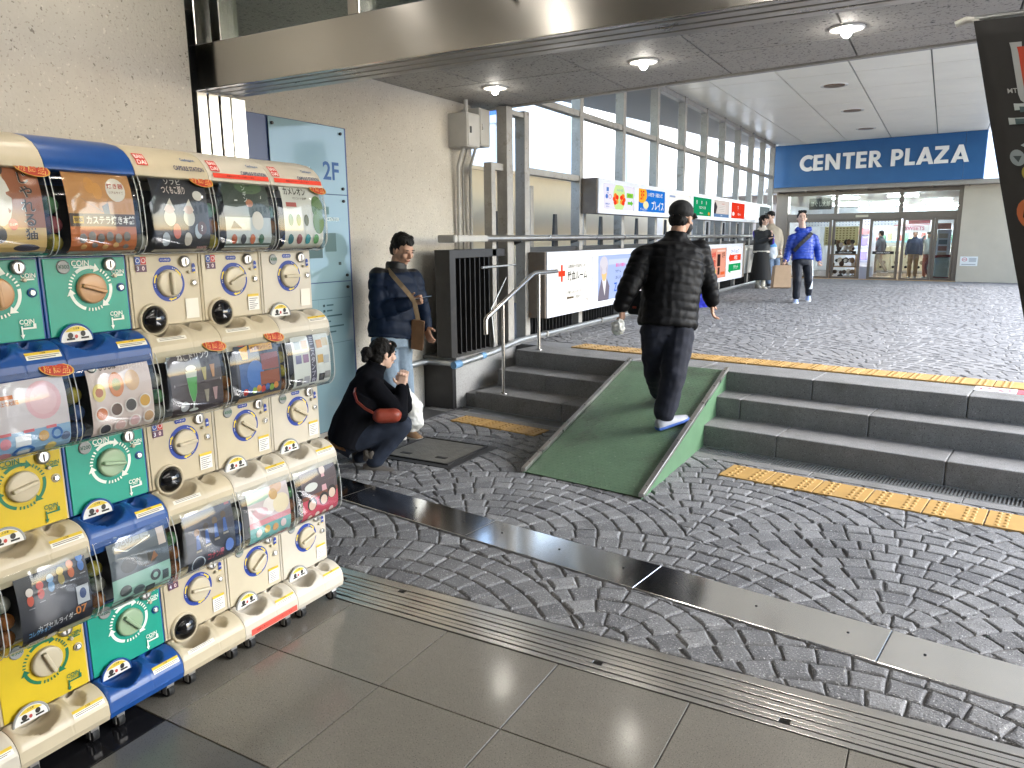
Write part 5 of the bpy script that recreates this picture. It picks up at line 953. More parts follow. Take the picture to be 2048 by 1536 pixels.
AR[2, 0] = ('2e3340', [('r', 0, .5, 1, 1, '3a3a48'), ('t', 'フィギュアコレクション', .5, .90, .05, '7a5a50', .7), ('r', .86, .84, .96, .96, '9a4a48')] + [('e', .22 + .19 * k, .62 + .035 * k, .055, .05, ('6a4a34', '3a3230', '5a4a3a', '4a3a30')[k]) for k in range(4)] + [('p', [(.18 + .19 * k, .40 + .035 * k), (.27 + .19 * k, .40 + .035 * k), (.25 + .19 * k, .58 + .035 * k), (.20 + .19 * k, .58 + .035 * k)], '3a5a9a') for k in range(4)] + [('r', .17 + .19 * k, .36 + .035 * k, .28 + .19 * k, .385 + .035 * k, '8a8274') for k in range(4)] + [('t', 'コナン展', .56, .24, .11, 'b04a5a', .34), ('o', .2, .2, .14, .11, .88, 'a8b4c0'), ('e', .85, .30, .09, .09, '5a7ac0'), ('r', .02, .02, .24, .10, 'c0c0bc'), ('t', '400円', .13, .06, .045, '2a2a2e', .16), ('r', .3, .03, .5, .09, 'a05a50'), ('r', .6, .02, .96, .1, '8a8468')])
AR[3, 0] = ('d0bfc0', [('r', 0, .0, 1, .36, '78b0ae'), ('r', 0, .36, 1, .44, 'd8929a'), ('r', 0, .7, .5, 1, 'a8c4b4'), ('e', .72, .84, .14, .1, 'd8b090'), ('e', .5, .6, .16, .12, 'ece2dc'), ('e', .78, .58, .2, .14, 'e8d8b8'), ('e', .62, .74, .1, .08, 'c8a068'), ('e', .25, .54, .2, .08, 'e0b8c0')] + blobs(4, ('e8dcd4', 'd8b868', 'c89a6a', 'e0c8c8'), .26, rx=.07, ry=.06) + blobs(4, ('4a8a8a',), .13, rx=.07, ry=.03) + [('t', '300円', .80, .12, .08, 'b8304a', .26), ('r', 0, 0, 1, .05, 'd88a8a')])
AR[4, 0] = ('584a4e', [('r', 0, .0, 1, .44, 'c04a5c'), ('r', 0, .44, 1, .5, '7a4a38'), ('e', .62, .82, .08, .075, 'e0ccc0'), ('p', [(.55, .5), (.69, .5), (.66, .76), (.58, .76)], 'd8a4ac'), ('e', .26, .62, .18, .065, 'dcdcd8')] + [('e', x, y, .13, .10, '2c2624') for x, y in ((.25, .36), (.58, .38), (.82, .44))] + [('e', x, y - .02, .095, .075, 'e2c6b4') for x, y in ((.25, .36), (.58, .38), (.82, .44))] + blobs(4, ('d8c0b0', 'e6d8d0'), .14, rx=.06, ry=.045) + [('r', 0, 0, 1, .06, 'c0a878')])
machine(0, 2, 'leftmost capsule machine of the top row, teal panel under a cream hood, cat poster', 'blue', 'teal', 'tan', 95, 'green', AR[0, 2], new=True, hood='cream')
machine(1, 2, 'teal capsule machine of the top row with a blue hood and orange cake iron poster', 'blue', 'teal', 'tan', -18, 'green', AR[1, 2], hood='blue')
machine(2, 2, 'cream capsule machine of the top row with a dark poster of white cone figures', 'cream', 'cream', 'cream', 90, 'old', AR[2, 2], new=True, hood='cream')
machine(3, 2, 'cream capsule machine of the top row with a grey penguin poster', 'cream', 'pale', 'cream', 22, 'old', AR[3, 2], sticker=True, hood='white', price='200')
machine(4, 2, 'ivory capsule machine of the top row with a white chameleon poster', 'white', 'white', 'cream', 0, 'new', AR[4, 2], new=True, hood='white')
machine(0, 1, 'yellow capsule machine of the middle row with a pale blue poster', 'cream', 'yellow', 'cream', 10, 'green', AR[0, 1], new=True)
machine(1, 1, 'teal capsule machine of the middle row with a pink poster of round treats', 'blue', 'teal', 'sage', -12, 'green', AR[1, 1], price='200')
machine(2, 1, 'cream capsule machine of the middle row with a green drink poster', 'cream', 'cream', 'cream', 0, 'old', AR[2, 1], sticker=True, new=True)
machine(3, 1, 'ivory capsule machine of the middle row with a dark blue vehicle poster', 'white', 'pale', 'cream', -35, 'new', AR[3, 1], sticker=True, new=True, price='300')
machine(4, 1, 'ivory capsule machine of the middle row with a white gridded poster', 'white', 'white', 'cream', -30, 'new', AR[4, 1], sticker=True, price='200')
machine(0, 0, 'yellow capsule machine of the bottom row with a black figure poster', 'cream', 'yellow', 'cream', -70, 'green', AR[0, 0])
machine(1, 0, 'teal capsule machine of the bottom row with a grey pond litter poster', 'blue', 'teal', 'sage', -50, 'green', AR[1, 0], price='200')
machine(2, 0, 'cream capsule machine of the bottom row with a dark blue figure poster', 'cream', 'cream', 'cream', -12, 'old', AR[2, 0], sticker=True, price='400')
machine(3, 0, 'ivory capsule machine of the bottom row with a pastel cafe poster and red notice', 'white', 'pale', 'cream', 35, 'new', AR[3, 0], sticker='red')
machine(4, 0, 'ivory capsule machine of the bottom row with a red doll poster', 'white', 'white', 'cream', 15, 'new', AR[4, 0], sticker=True)
machine(-1, 0, 'red and white capsule machine barely in view at the lower left corner', 'white', 'red', 'cream', 15, 'new', ('d0d0cc', []), sticker=True)
# ---------------- people ----------------
def at(px, py, d): return Vector((0, 0, 1.6)) + (_f + _r * ((px - 1024) / 1507.25) - _u * ((py - 768) / 1507.25)) * d
def remeshed(mb, vox, sm=2):
    me = mb.mesh('tmp', []); o = bpy.data.objects.new('tmp', me); TMP.collection.objects.link(o)
    r = o.modifiers.new('r', 'REMESH'); r.mode = 'VOXEL'; r.voxel_size = vox
    if sm: s = o.modifiers.new('s', 'SMOOTH'); s.factor = .5; s.iterations = sm
    dg = tmp_dg(); ev = o.evaluated_get(dg)
    out = bpy.data.meshes.new_from_object(ev); bpy.data.objects.remove(o); bpy.data.meshes.remove(me); return out
def garment(parent, name, mb, vox, mats, disp=None, matf=None, sm=2, label=None):
    me = remeshed(mb, vox, sm); me.name = name; me.materials.clear()
    for m in (mats if isinstance(mats, (list, tuple)) else [mats]): me.materials.append(m)
    if disp:
        N = [v.normal.copy() for v in me.vertices]
        for v, n in zip(me.vertices, N): v.co = v.co + n * disp(v.co, n)
    off = MW[parent.name].translation
    if matf: me.polygons.foreach_set('material_index', [matf(p.center) for p in me.polygons])
    me.polygons.foreach_set('use_smooth', [True] * len(me.polygons))
    me.transform(Matrix.Translation(-off)); me.update()
    o = bpy.data.objects.new(name, me); COL.objects.link(o); o.parent = parent; MW[o.name] = MW[parent.name]
    if label: o['label'] = label
    return o
def frame(fwd, up):
    fwd = fwd.normalized(); r = fwd.cross(up).normalized(); u = r.cross(fwd); return Matrix((r, fwd, u)).transposed()
def torso(mb, secs, right, n=24, e=2.4):
    C = [s[0] for s in secs]; rings = []
    for i, (c, rx, ry) in enumerate(secs):
        ax = (C[min(i + 1, len(C) - 1)] - C[max(i - 1, 0)]).normalized(); rt = (right - ax * right.dot(ax)).normalized(); fw = ax.cross(rt)
        R = []
        for j in range(n):
            a = 2 * math.pi * j / n; ca, sa = math.cos(a), math.sin(a)
            k = (abs(ca) ** e + abs(sa) ** e) ** (-1 / e); R.append(c + rt * (rx * ca * k) + fw * (ry * sa * k))
        rings.append(R)
    mb.loft(rings)
def hand(mb, w, d, thumb, s=1., curl=35, side=1):
    """palm and five fingers from the wrist w along d; thumb points to the thumb side"""
    d = d.normalized(); t = (thumb - d * thumb.dot(d)).normalized(); pn = d.cross(t) * side; L = .082 * s
    for k, o in enumerate((.024, .008, -.008, -.024)): mb.rc(w + t * o * .7 * s, .016 * s, w + d * L + t * o * s, .0125 * s, 8)
    for o, l, c in ((.030, .068, curl), (.010, .076, curl * 1.05), (-.010, .071, curl * 1.1), (-.029, .056, curl * 1.15)):
        p = w + d * L + t * o * s; a = RAD(c * .5)
        for q, f in ((0, .45), (1, .31), (2, .24)):
            v = d * math.cos(a) + pn * math.sin(a); e = p + v * l * f * s; mb.rc(p, (.0095 - .001 * q) * s, e, (.0088 - .001 * q) * s, 8); p = e; a += RAD(c)
    p = w + d * .022 * s + t * .022 * s; a = d * .55 + t * .75 + pn * .25
    e = p + a.normalized() * .042 * s; mb.rc(p, .014 * s, e, .0105 * s, 8)
    e2 = e + (d * .85 + t * .25 + pn * (.3 + curl / 120)).normalized() * .03 * s; mb.rc(e, .0105 * s, e2, .008 * s, 8)
def head_into(mb, c, R, s=1.):
    def P(x, y, z): return c + R @ Vector((x, y, z)) * s
    E = lambda x, y, z, a, b, d: mb.ell(P(x, y, z), (a * s, b * s, d * s), 18, 12, 0, R)
    E(0, -.012, .022, .074, .094, .098); E(0, .012, -.035, .062, .074, .080); E(0, .045, -.085, .036, .036, .030); E(0, .058, .018, .056, .032, .034)
    mb.rc(P(0, .086, .012), .008 * s, P(0, .104, -.028), .0125 * s, 10); E(0, .094, -.034, .017, .014, .010)
    for q in (-1, 1): E(q * .076, -.006, -.012, .009, .02, .031); E(q * .035, .066, -.028, .026, .022, .026)
    E(0, .082, -.062, .024, .014, .012)
def face_parts(t, c, R, s, brow='0a0806', lip='8a4a40', squint=1.):
    def P(x, y, z): return c + R @ Vector((x, y, z)) * s
    for q in (-1, 1):
        MB().ell(P(q * .031, .0835, .004), (.014 * s, .007 * s, .0048 * s * squint), 10, 6, 0, R).build('eye', mat('eye_dark', (.012, .01, .01), .25), t)
        MB().ell(P(q * .031, .088, .024), (.019 * s, .006 * s, .0036 * s), 10, 6, 0, R).build('eyebrow', mat('brow_' + brow, brow, .8), t)
    MB().ell(P(0, .094, -.062), (.021 * s, .006 * s, .005 * s), 10, 6, 0, R).build('mouth', mat('lip_' + lip, lip, .5), t)
def shoe(t, ank, d, s=1., up=(.5, .5, .5), sole=(.7, .7, .7), pitch=0., name='shoe', boot=0):
    """foot from the ankle, pointing along d; ank is 8 cm above the sole"""
    d = Vector((d[0], d[1], 0)).normalized(); R = frame(d, Vector((0, 0, 1))) @ Matrix.Rotation(RAD(pitch), 3, 'X')
    b = MB(); rings = []; S = []
    for y, w, h in ((-.075, .020, .05), (-.07, .033, .075), (-.03, .039, .088), (.02, .040, .085), (.06, .043, .066), (.11, .047, .052), (.15, .043, .042), (.18, .030, .034), (.19, .014, .026)):
        prof = [(-w, .012), (-w * 1.02, .022), (-w * .9, h * .62), (-w * .5, h * .95), (0, h), (w * .5, h * .95), (w * .9, h * .62), (w * 1.02, .022), (w, .012)]
        rings.append([ank + R @ (Vector((x, y, z - .085)) * s) for x, z in prof]); w2 = w * 1.08
        S.append([ank + R @ (Vector((x, y * 1.03, z - .085)) * s) for x, z in ((-w2 * .95, 0), (-w2, .008), (-w2, .020), (w2, .020), (w2, .008), (w2 * .95, 0))])
    b.loft(rings, 0); b.loft(S, 1, False)
    if boot: b.rc(ank, .042 * s, ank + Vector((0, 0, boot)), .045 * s, 12)
    return b.build(name, [mat('shoe_%s' % str(up), up, .6, var=.1, vs=30), mat('sole_%s' % str(sole), sole, .6)], t)
def cloth_disp(sc=9, amp=.006): return lambda p, n: amp * (noise.noise(p * sc) + .5 * noise.noise(p * sc * 2.3))
def seg_t(p, a, b): d = b - a; t = max(0, min(1, (p - a).dot(d) / d.dot(d))); return t, (p - a - d * t).length
def puff_disp(J, pitch=.055, amp=.010, base=None):
    arms = [(J['sr'], J['er']), (J['er'], J['wr']), (J['sl'], J['el']), (J['el'], J['wl'])]; lens = [(b - a).length for a, b in arms]
    P0, P1 = J['pel'], J['neck']; sh = [J['sr'], J['sl']]
    def f(p, n):
        best = None
        for i, (a, b) in enumerate(arms):
            t, d = seg_t(p, a, b)
            if best is None or d < best[0]: best = (d, t * lens[i] + (lens[i - 1] if i % 2 else 0), i)
        t, d = seg_t(p, P0, P1)
        if best[0] < .095 and not (best[2] % 2 == 0 and best[1] < .10): s = best[1]
        else: s = (p - P0).dot((P1 - P0).normalized()) + .012 * noise.noise(p * 4)
        w = abs(math.sin(math.pi * s / pitch))
        return amp * (w ** .6 - .55) * (1 + .7 * noise.noise(p * 6)) + .007 * noise.noise(p * 9) + .005 * noise.noise(p * 24)
    return f
SKIN = mat('skin', (.50, .29, .20), .5, var=.04, vs=12, spec=.35)
SKIN2 = mat('skin_fair', (.60, .40, .31), .5, var=.04, vs=12, spec=.35)
HAIR = mat('black_hair', (.006, .005, .0045), .6, bump=.5, bs=160, spec=.25)
def person(label, J, group=None, skin=SKIN, s=1., vox=.0055, jacket=None, trous=None, hairf=None, hands=None, hc=None, hR=None, face=True, feet=None, jw=1., tw=1., jputs=None, jvox=.010, hem=.06, collar=True, jname='jacket', skirt=None, squint=1.):
    base = (J['ar'] + J['al']) / 2; bz = min(J['ar'].z, J['al'].z) - .085 * s
    t = thing('person', label, 'person', (base.x, base.y, bz), 0, group); right = (J['sr'] - J['sl']).normalized()
    up = (J['neck'] - J['pel']).normalized(); fw = up.cross(right)
    for q in 'rl': J['s' + q] = J['s' + q] - up * .025 * s
    b = MB()
    head_into(b, hc, hR, s)
    b.rc(J['neck'] - up * .04 * s, .06 * s, hc + hR @ Vector((0, -.02, -.06)) * s, .054 * s)
    torso(b, [(J['pel'] - up * .05 * s, .12 * s, .08 * s), (J['pel'] + up * .15 * s, .12 * s, .08 * s), (J['neck'] - up * .16 * s, .13 * s, .09 * s), (J['neck'] - up * .03 * s, .07 * s, .05 * s)], right)
    for q in 'rl':
        b.rc(J['s' + q], .04 * s, J['e' + q], .035 * s, 8); b.rc(J['e' + q], .035 * s, J['w' + q], .026 * s, 8)
        b.rc(J['h' + q], .06 * s, J['k' + q], .045 * s, 8); b.rc(J['k' + q], .045 * s, J['a' + q], .034 * s, 8)
        hd = (hands or {}).get(q, {}); dv = hd.get('d', (J['w' + q] - J['e' + q]).normalized())
        hand(b, J['w' + q] + dv * .012 * s, dv, hd.get('t', fw), s, hd.get('c', 28), hd.get('s', 1 if q == 'r' else -1))
    garment(t, 'body', b, vox, skin, sm=1)
    if face: face_parts(t, hc, hR, s, squint=squint)
    if jacket:
        b = MB(); hl = hem * s
        torso(b, [(J['pel'] - up * hl, .178 * s * jw, .135 * s * jw), (J['pel'] + up * .04 * s, .182 * s * jw, .14 * s * jw), (J['pel'] + up * .2 * s, .178 * s * jw, .135 * s * jw), (J['neck'] - up * .18 * s, .190 * s * jw, .135 * s * jw), (J['neck'] - up * .07 * s, .165 * s * jw, .105 * s * jw), (J['neck'] + up * .0 * s, .085 * s, .075 * s)], right)
        if collar: torso(b, [(J['neck'] - up * .03 * s, .088 * s, .082 * s), (J['neck'] + up * .045 * s, .078 * s, .076 * s)], right)
        for q in 'rl':
            b.rc(J['s' + q], .076 * s * jw, J['e' + q], .064 * s * jw); b.rc(J['e' + q], .064 * s * jw, J['w' + q], .050 * s * jw)
            b.rc(J['neck'] - up * .08 * s, .07 * s, J['s' + q], .074 * s * jw)
        if jputs: jputs(b)
        garment(t, jname, b, jvox * s, jacket[0], jacket[1](J) if jacket[1] else cloth_disp(), jacket[2] if len(jacket) > 2 else None, 2)
    if trous:
        b = MB()
        torso(b, [(J['pel'] + up * .06 * s, .15 * s, .11 * s), (J['pel'] - up * .04 * s, .165 * s * tw, .125 * s), ((J['hr'] + J['hl']) / 2 - Vector((0, 0, .03 * s)), .15 * s * tw, .12 * s)], right)
        for q in 'rl':
            k = J['k' + q]; a = J['a' + q]; d = (a - k).normalized()
            b.rc(J['h' + q], .098 * s * tw, k, .074 * s * tw); b.rc(k, .074 * s * tw, a - d * .03 * s, .064 * s * tw)
        garment(t, 'trousers', b, .010 * s, trous[0], trous[1] if len(trous) > 1 else cloth_disp(8, .009), trous[2] if len(trous) > 2 else None, 2)
    if skirt: skirt(t)
    for q in 'rl':
        f = (feet or {}).get(q, {}); shoe(t, J['a' + q], f.get('d', fw), s, f.get('up', (.1, .1, .1)), f.get('sole', (.6, .6, .6)), f.get('p', 0), f.get('n', 'shoe'), f.get('boot', 0))
    if hairf:
        b = MB(); hairf(b, lambda x, y, z: hc + hR @ Vector((x, y, z)) * s, hR, s)
        garment(t, 'hair', b, .006 * s, HAIR, lambda p, n: .006 * noise.noise(p * 40) + .004 * noise.noise(p * 90), sm=1)
    return t
def short_hair(b, P, R, s):
    rh = random.Random(4)
    b.ell(P(0, -.024, .040), (.082 * s, .092 * s, .098 * s), 18, 12, 0, R)
    b.ell(P(0, -.05, -.01), (.076 * s, .062 * s, .075 * s), 16, 10, 0, R)
    for k in range(26): a = rh.uniform(-1.5, 1.5); b.rc(P(.06 * math.sin(a), .04 * math.cos(a), .10), .02 * s, P(.076 * math.sin(a), .085 * math.cos(a) - .012, .066 + rh.uniform(-.012, .02)), .008 * s, 6)
    for q in (-1, 1): b.rc(P(q * .076, -.01, .03), .014 * s, P(q * .077, .006, -.012), .007 * s, 6)
def crop_hair(b, P, R, s):
    b.ell(P(0, -.018, .030), (.083 * s, .092 * s, .100 * s), 18, 12, 0, R); b.ell(P(0, -.05, -.005), (.075 * s, .06 * s, .075 * s), 16, 10, 0, R)
    for k in range(-3, 4): b.rc(P(k * .017, .02, .112), .022 * s, P(k * .018, .056, .098 - .004 * abs(k)), .014 * s, 6)
    for q in (-1, 1): b.rc(P(q * .074, -.01, .05), .014 * s, P(q * .076, .004, .0), .008 * s, 6)
def bun_hair(b, P, R, s):
    b.ell(P(0, -.022, .03), (.083 * s, .094 * s, .094 * s), 18, 12, 0, R); b.ell(P(0, -.05, -.03), (.074 * s, .062 * s, .07 * s), 16, 10, 0, R)
    b.ell(P(0, -.135, -.005), (.052 * s, .046 * s, .05 * s), 14, 10, 0, R); b.ell(P(.01, -.15, -.045), (.03 * s, .03 * s, .04 * s), 10, 8, 0, R)
    for q in (-1, 1): b.rc(P(q * .07, .04, .05), .022 * s, P(q * .077, .012, -.02), .012 * s, 8)
    b.rc(P(-.03, .07, .085), .02 * s, P(.05, .065, .075), .02 * s, 8)
def long_hair(b, P, R, s):
    b.ell(P(0, -.02, .03), (.085 * s, .095 * s, .096 * s), 18, 12, 0, R)
    for k in range(-4, 5): b.rc(P(k * .015, .06, .10), .02 * s, P(k * .016, .088, .035), .012 * s, 6)
    for q in (-1, 1): b.rc(P(q * .075, -.02, .02), .03 * s, P(q * .085, -.03, -.16), .018 * s, 8)
    b.ell(P(0, -.06, -.04), (.078 * s, .055 * s, .09 * s), 14, 10, 0, R)
def strap(t, pts, w, th, m, name='strap', nrm=None):
    """flat band through the points; nrm gives the outward direction at each point"""
    b = MB(); rings = []
    for i, p in enumerate(pts):
        d = (pts[min(i + 1, len(pts) - 1)] - pts[max(i - 1, 0)]).normalized(); n = nrm[i].normalized(); sd = d.cross(n).normalized()
        rings.append([p + sd * w / 2 + n * th, p - sd * w / 2 + n * th, p - sd * w / 2 - n * th, p + sd * w / 2 - n * th])
    b.loft(rings, 0, False); return b.build(name, m, t)
# --- man walking up the ramp, seen from behind
D = 5.55
J = dict(pel=at(1334, 655, D + .02), neck=at(1352, 478, D + .0), sr=at(1398, 497, D + .05), sl=at(1286, 508, D - .03), er=at(1413, 560, D + .08), el=at(1258, 575, D - .08), wr=at(1424, 600, D + .10), wl=at(1243, 610, D - .05), hr=at(1356, 668, D), hl=at(1313, 668, D + .02), kr=at(1347, 748, D - .08), kl=at(1310, 742, D + .10), ar=at(1328, 832, D - .06), al=Vector((-1.83, 5.60, .40)))
hR = frame(Vector((.22, .95, -.22)), Vector((0, 0, 1)))
m_nylon = mat('black_quilted_nylon', (.0026, .0026, .0034), .55, spec=.18)
m_jean = mat('dark_denim', (.0055, .0075, .017), .85, var=.3, vs=14, bump=.2, bs=400)
wman = person('man in a black quilted jacket and cap walking up the green ramp', J, s=1., jw=1.20, tw=1.24, hc=at(1363, 437, D + .05), hR=hR, face=False, jacket=(m_nylon, lambda J: puff_disp(J, .062, .0075)), trous=(m_jean, lambda p, n: .010 * noise.noise(Vector((p.x * 7, p.y * 7, p.z * 13))) + .006 * noise.noise(p * 19)), hem=.0, hands=dict(r=dict(c=30, t=Vector((-.2, .9, .1)), d=Vector((.05, .1, -1))), l=dict(c=75, t=Vector((0, .9, .2)), d=Vector((.1, 0, -1)))), feet=dict(r=dict(d=(.62, .75), up=(.36, .37, .40), sole=(.04, .10, .34), p=13), l=dict(d=(0, 1), up=(.36, .37, .40), sole=(.04, .10, .34), p=13)))
b = MB(); hcw = at(1363, 437, D + .05); Pc = lambda x, y, z: hcw + hR @ Vector((x, y, z))
b.ell(Pc(0, -.018, .05), (.088, .104, .082), 20, 12, 0, hR); b.ell(Pc(0, -.02, .035), (.089, .105, .05), 20, 10, 0, hR)
for k in range(-3, 4): b.rc(Pc(k * .022, .07, .045), .012, Pc(k * .02, .15 - abs(k) * .01, .03), .007, 8)
garment(wman, 'cap', b, .006, mat('black_cap', (.012, .012, .013), .8), cloth_disp(20, .002), sm=1)
b = MB(); b.ell(Pc(0, -.045, -.022), (.074, .064, .06), 16, 10, 0, hR); garment(wman, 'hair', b, .006, HAIR, lambda p, n: .004 * noise.noise(p * 60), sm=1)
b = MB(); b.ell(Pc(0, .055, -.055), (.068, .056, .055), 16, 10, 0, hR); garment(wman, 'face_mask', b, .006, mat('black_mask', (.02, .02, .022), .8), sm=1)
pb = thing('plastic_bag', 'small tied white plastic bag in the walking man\'s left hand', 'plastic bag', tuple(at(1236, 672, D - .05)))
b = MB(); b.rc(at(1241, 640, D - .05), .022, at(1238, 650, D - .05), .04, 12); b.ell(at(1236, 655, D - .05), (.052, .042, .058), 16, 12); b.rc(at(1242, 624, D - .05), .014, at(1241, 642, D - .05), .02, 10)
garment(pb, 'bag', b, .006, mat('white_film', (.72, .72, .69), .35, spec=.5), lambda p, n: .010 * noise.noise(p * 26) + .006 * noise.noise(p * 55), sm=1)
sbg = thing('shoulder_bag', 'black shoulder bag hanging at the walking man\'s left hip', 'bag', tuple(at(1275, 622, D + .12)))
b = MB(); b.box(-.075, -.03, -.11, .075, .03, .07, T=Matrix.Translation(at(1276, 600, D + .16))); b.build('bag', mat('black_canvas', (.012, .012, .013), .8), sbg, bev=.02, seg=3)
MB().box(-.014, -.036, -.008, .014, -.031, .008, T=Matrix.Translation(at(1272, 614, D + .15))).build('red_tab', pm('a8402c'), sbg)
# --- man standing by the board with a phone
D = 6.22
J = dict(pel=at(783, 672, D), neck=at(792, 537, D), sr=at(757, 548, D - .10), sl=at(826, 550, D + .10), er=at(756, 622, D - .15), el=at(842, 612, D + .13), wr=at(815, 606, D - .17), wl=at(852, 652, D + .05), hr=at(768, 690, D - .06), hl=at(800, 690, D + .06), kr=at(783, 778, D - .08), kl=at(810, 775, D + .06), ar=at(782, 850, D - .05), al=at(815, 852, D + .02))
rt_ = (J['sr'] - J['sl']).normalized(); fw_ = Vector((0, 0, 1)).cross(rt_)
hRs = frame((fw_ * .85 + _r * .35 + Vector((0, 0, -.42))), Vector((0, 0, 1)))
hcs = at(805, 499, D - .02)
m_navyj = mat('navy_padded_nylon', (.0032, .010, .028), .6, spec=.22, var=.1, vs=20)
m_blackj = mat('black_nylon', (.004, .004, .0045), .55)
sman = person('man in a navy padded jacket looking down at his phone by the board', J, s=1.02, jw=1.05, hc=hcs, hR=hRs, jacket=([m_navyj, m_blackj], lambda J: puff_disp(J, .11, .010), lambda c: 1 if c.z > 1.335 and c.z < 1.43 else 0), trous=(mat('pale_denim', (.22, .29, .37), .8, var=.25, vs=9, bump=.2, bs=400),), hairf=short_hair, hem=.02, squint=.7, hands=dict(r=dict(c=55, d=(_r * .95 + Vector((0, 0, .25))), t=Vector((0, 0, 1)), s=1), l=dict(c=25)), feet=dict(r=dict(d=tuple(fw_[:2]), up=(.30, .17, .08), sole=(.6, .57, .5)), l=dict(d=tuple(fw_[:2]), up=(.30, .17, .08), sole=(.6, .57, .5))))
ph = thing('phone', 'dark mobile phone held in the standing man\'s hand', 'phone', tuple(at(848, 596, D - .18)))
pc = at(846, 596, D - .18); Rp = frame(_r * .93 + Vector((0, 0, .16)) - _f * .1, Vector((0, 0, 1)) - _r * .1).to_4x4()
MB().box(-.036, -.07, -.004, .036, .07, .004, T=Matrix.Translation(pc) @ Rp).build('body', mat('phone_black', (.015, .015, .017), .2), ph, bev=.003)
MB().box(-.033, -.066, .0041, .033, .066, .0046, T=Matrix.Translation(pc) @ Rp).build('screen', em('9ab0c8', 1.0), ph)
bb = thing('shoulder_bag', 'brown shoulder bag worn by the standing man', 'bag', tuple(at(838, 690, D)))
MB().prism([(-.055, -.20), (.045, -.22), (.06, .02), (-.03, .05)], -.04, .04, 1).v
b = MB(Matrix.Translation(at(836, 655, D - .02)) @ Matrix.Rotation(.5, 4, 'Z')); b.prism([(-.06, -.17), (.035, -.19), (.055, .05), (-.045, .07)], -.035, .035, 1); b.build('bag', mat('brown_leather', (.13, .065, .028), .55, var=.2, vs=14), bb, bev=.012, seg=2)
sp = [at(775, 538, D - .10), at(790, 556, D - .20), at(805, 573, D - .235), at(818, 588, D - .235), at(829, 604, D - .20), at(836, 640, D - .10)]
strap(bb, sp, .036, .004, mat('tan_webbing', (.34, .24, .14), .8), nrm=[-_f] * 6)
# --- woman squatting with her back to us
D = 5.42
J = dict(pel=at(692, 872, D), neck=at(750, 737, D + .0), sr=at(752, 770, D - .13), sl=at(752, 762, D + .16), er=at(800, 828, D - .14), el=at(812, 812, D + .14), wr=at(803, 778, D - .04), wl=at(806, 774, D + .06), hr=at(706, 880, D - .08), hl=at(706, 878, D + .10), kr=at(805, 852, D - .10), kl=at(805, 848, D + .10), ar=at(745, 925, D - .07), al=at(715, 918, D + .12))
rt_ = (J['sr'] - J['sl']).normalized()
hRq = frame(_r * .80 + _f * .55 + Vector((0, 0, -.05)), Vector((0, 0, 1)))
m_wool = mat('black_wool', (.0035, .0038, .006), .95, var=.2, vs=30, bump=.3, bs=300, spec=.15)
def hoodback(b): b.ell(at(735, 750, D), (.09, .09, .075), 14, 10); torso(b, [(at(690, 888, D), .20, .13), (at(705, 850, D), .21, .15), (at(735, 790, D), .20, .14)], rt_)
qw = person('woman in a black coat squatting beside the capsule machines', J, s=.93, hc=at(766, 707, D + .02), hR=hRq, skin=SKIN2, jacket=(m_wool, None), jputs=hoodback, trous=(mat('navy_denim', (.010, .016, .032), .85, var=.25, vs=9, bump=.2, bs=400),), hairf=bun_hair, hem=.04, jname='coat', tw=1.05, hands=dict(r=dict(c=50, d=Vector((.05, .1, 1)), t=-_r), l=dict(c=50, d=Vector((.05, .1, 1)), t=-_r)), feet=dict(r=dict(d=(.9, .35), up=(.10, .09, .08), sole=(.05, .045, .04), n='boot', boot=.05), l=dict(d=(.9, .45), up=(.10, .09, .08), sole=(.05, .045, .04), n='boot', boot=.05)))
b = MB(); rq_ = random.Random(3)
for k in range(40): a = rq_.random() * 6.28; b.ell(J['ar'] + Vector((.045 * math.cos(a), .045 * math.sin(a), .03 + rq_.random() * .05)), (.02, .02, .02), 8, 6)
garment(qw, 'fur_cuff', b, .006, mat('grey_fur', (.12, .105, .09), .95), lambda p, n: .006 * noise.noise(p * 90), sm=0)
b = MB(); torso(b, [(at(681, 884, D), .155, .115), (at(678, 892, D), .158, .118)], rt_); garment(qw, 'belt', b, .008, mat('patterned_belt', (.22, .10, .03), .7, var=.5, vs=60), sm=1)
rb = thing('shoulder_bag', 'small red leather shoulder bag at the squatting woman\'s hip', 'bag', tuple(at(772, 832, D - .25)))
m_red = mat('red_leather', (.22, .035, .018), .45, var=.15, vs=14)
b = MB(); b.rc(at(760, 832, D - .26), .050, at(788, 831, D - .24), .052, 16); garment(rb, 'bag', b, .006, m_red, cloth_disp(14, .003), sm=1)
strap(rb, [at(736, 745, D - .02), at(712, 772, D - .14), at(708, 785, D - .20), at(714, 803, D - .245), at(730, 817, D - .27), at(750, 828, D - .29)], .018, .003, m_red, nrm=[-_f - _r * .5] * 6)
MB().lathe([(.03, 0), (.03, .01), (.02, .012)], (0, 0, 0), 'z', 14).v
wbag = thing('plastic_bag', 'large white plastic bag held by the squatting woman', 'plastic bag', tuple(at(822, 850, D + .2)))
b = MB(); torso(b, [(at(824, 862, D + .24), .05, .03), (at(825, 845, D + .22), .085, .07), (at(826, 815, D + .2), .075, .075), (at(812, 785, D + .12), .04, .045), (at(806, 775, D + .06), .02, .02)], _r)
garment(wbag, 'bag', b, .008, mat('white_film', (.72, .72, .69), .35), lambda p, n: .012 * noise.noise(p * 14) + .006 * noise.noise(p * 40), sm=1)
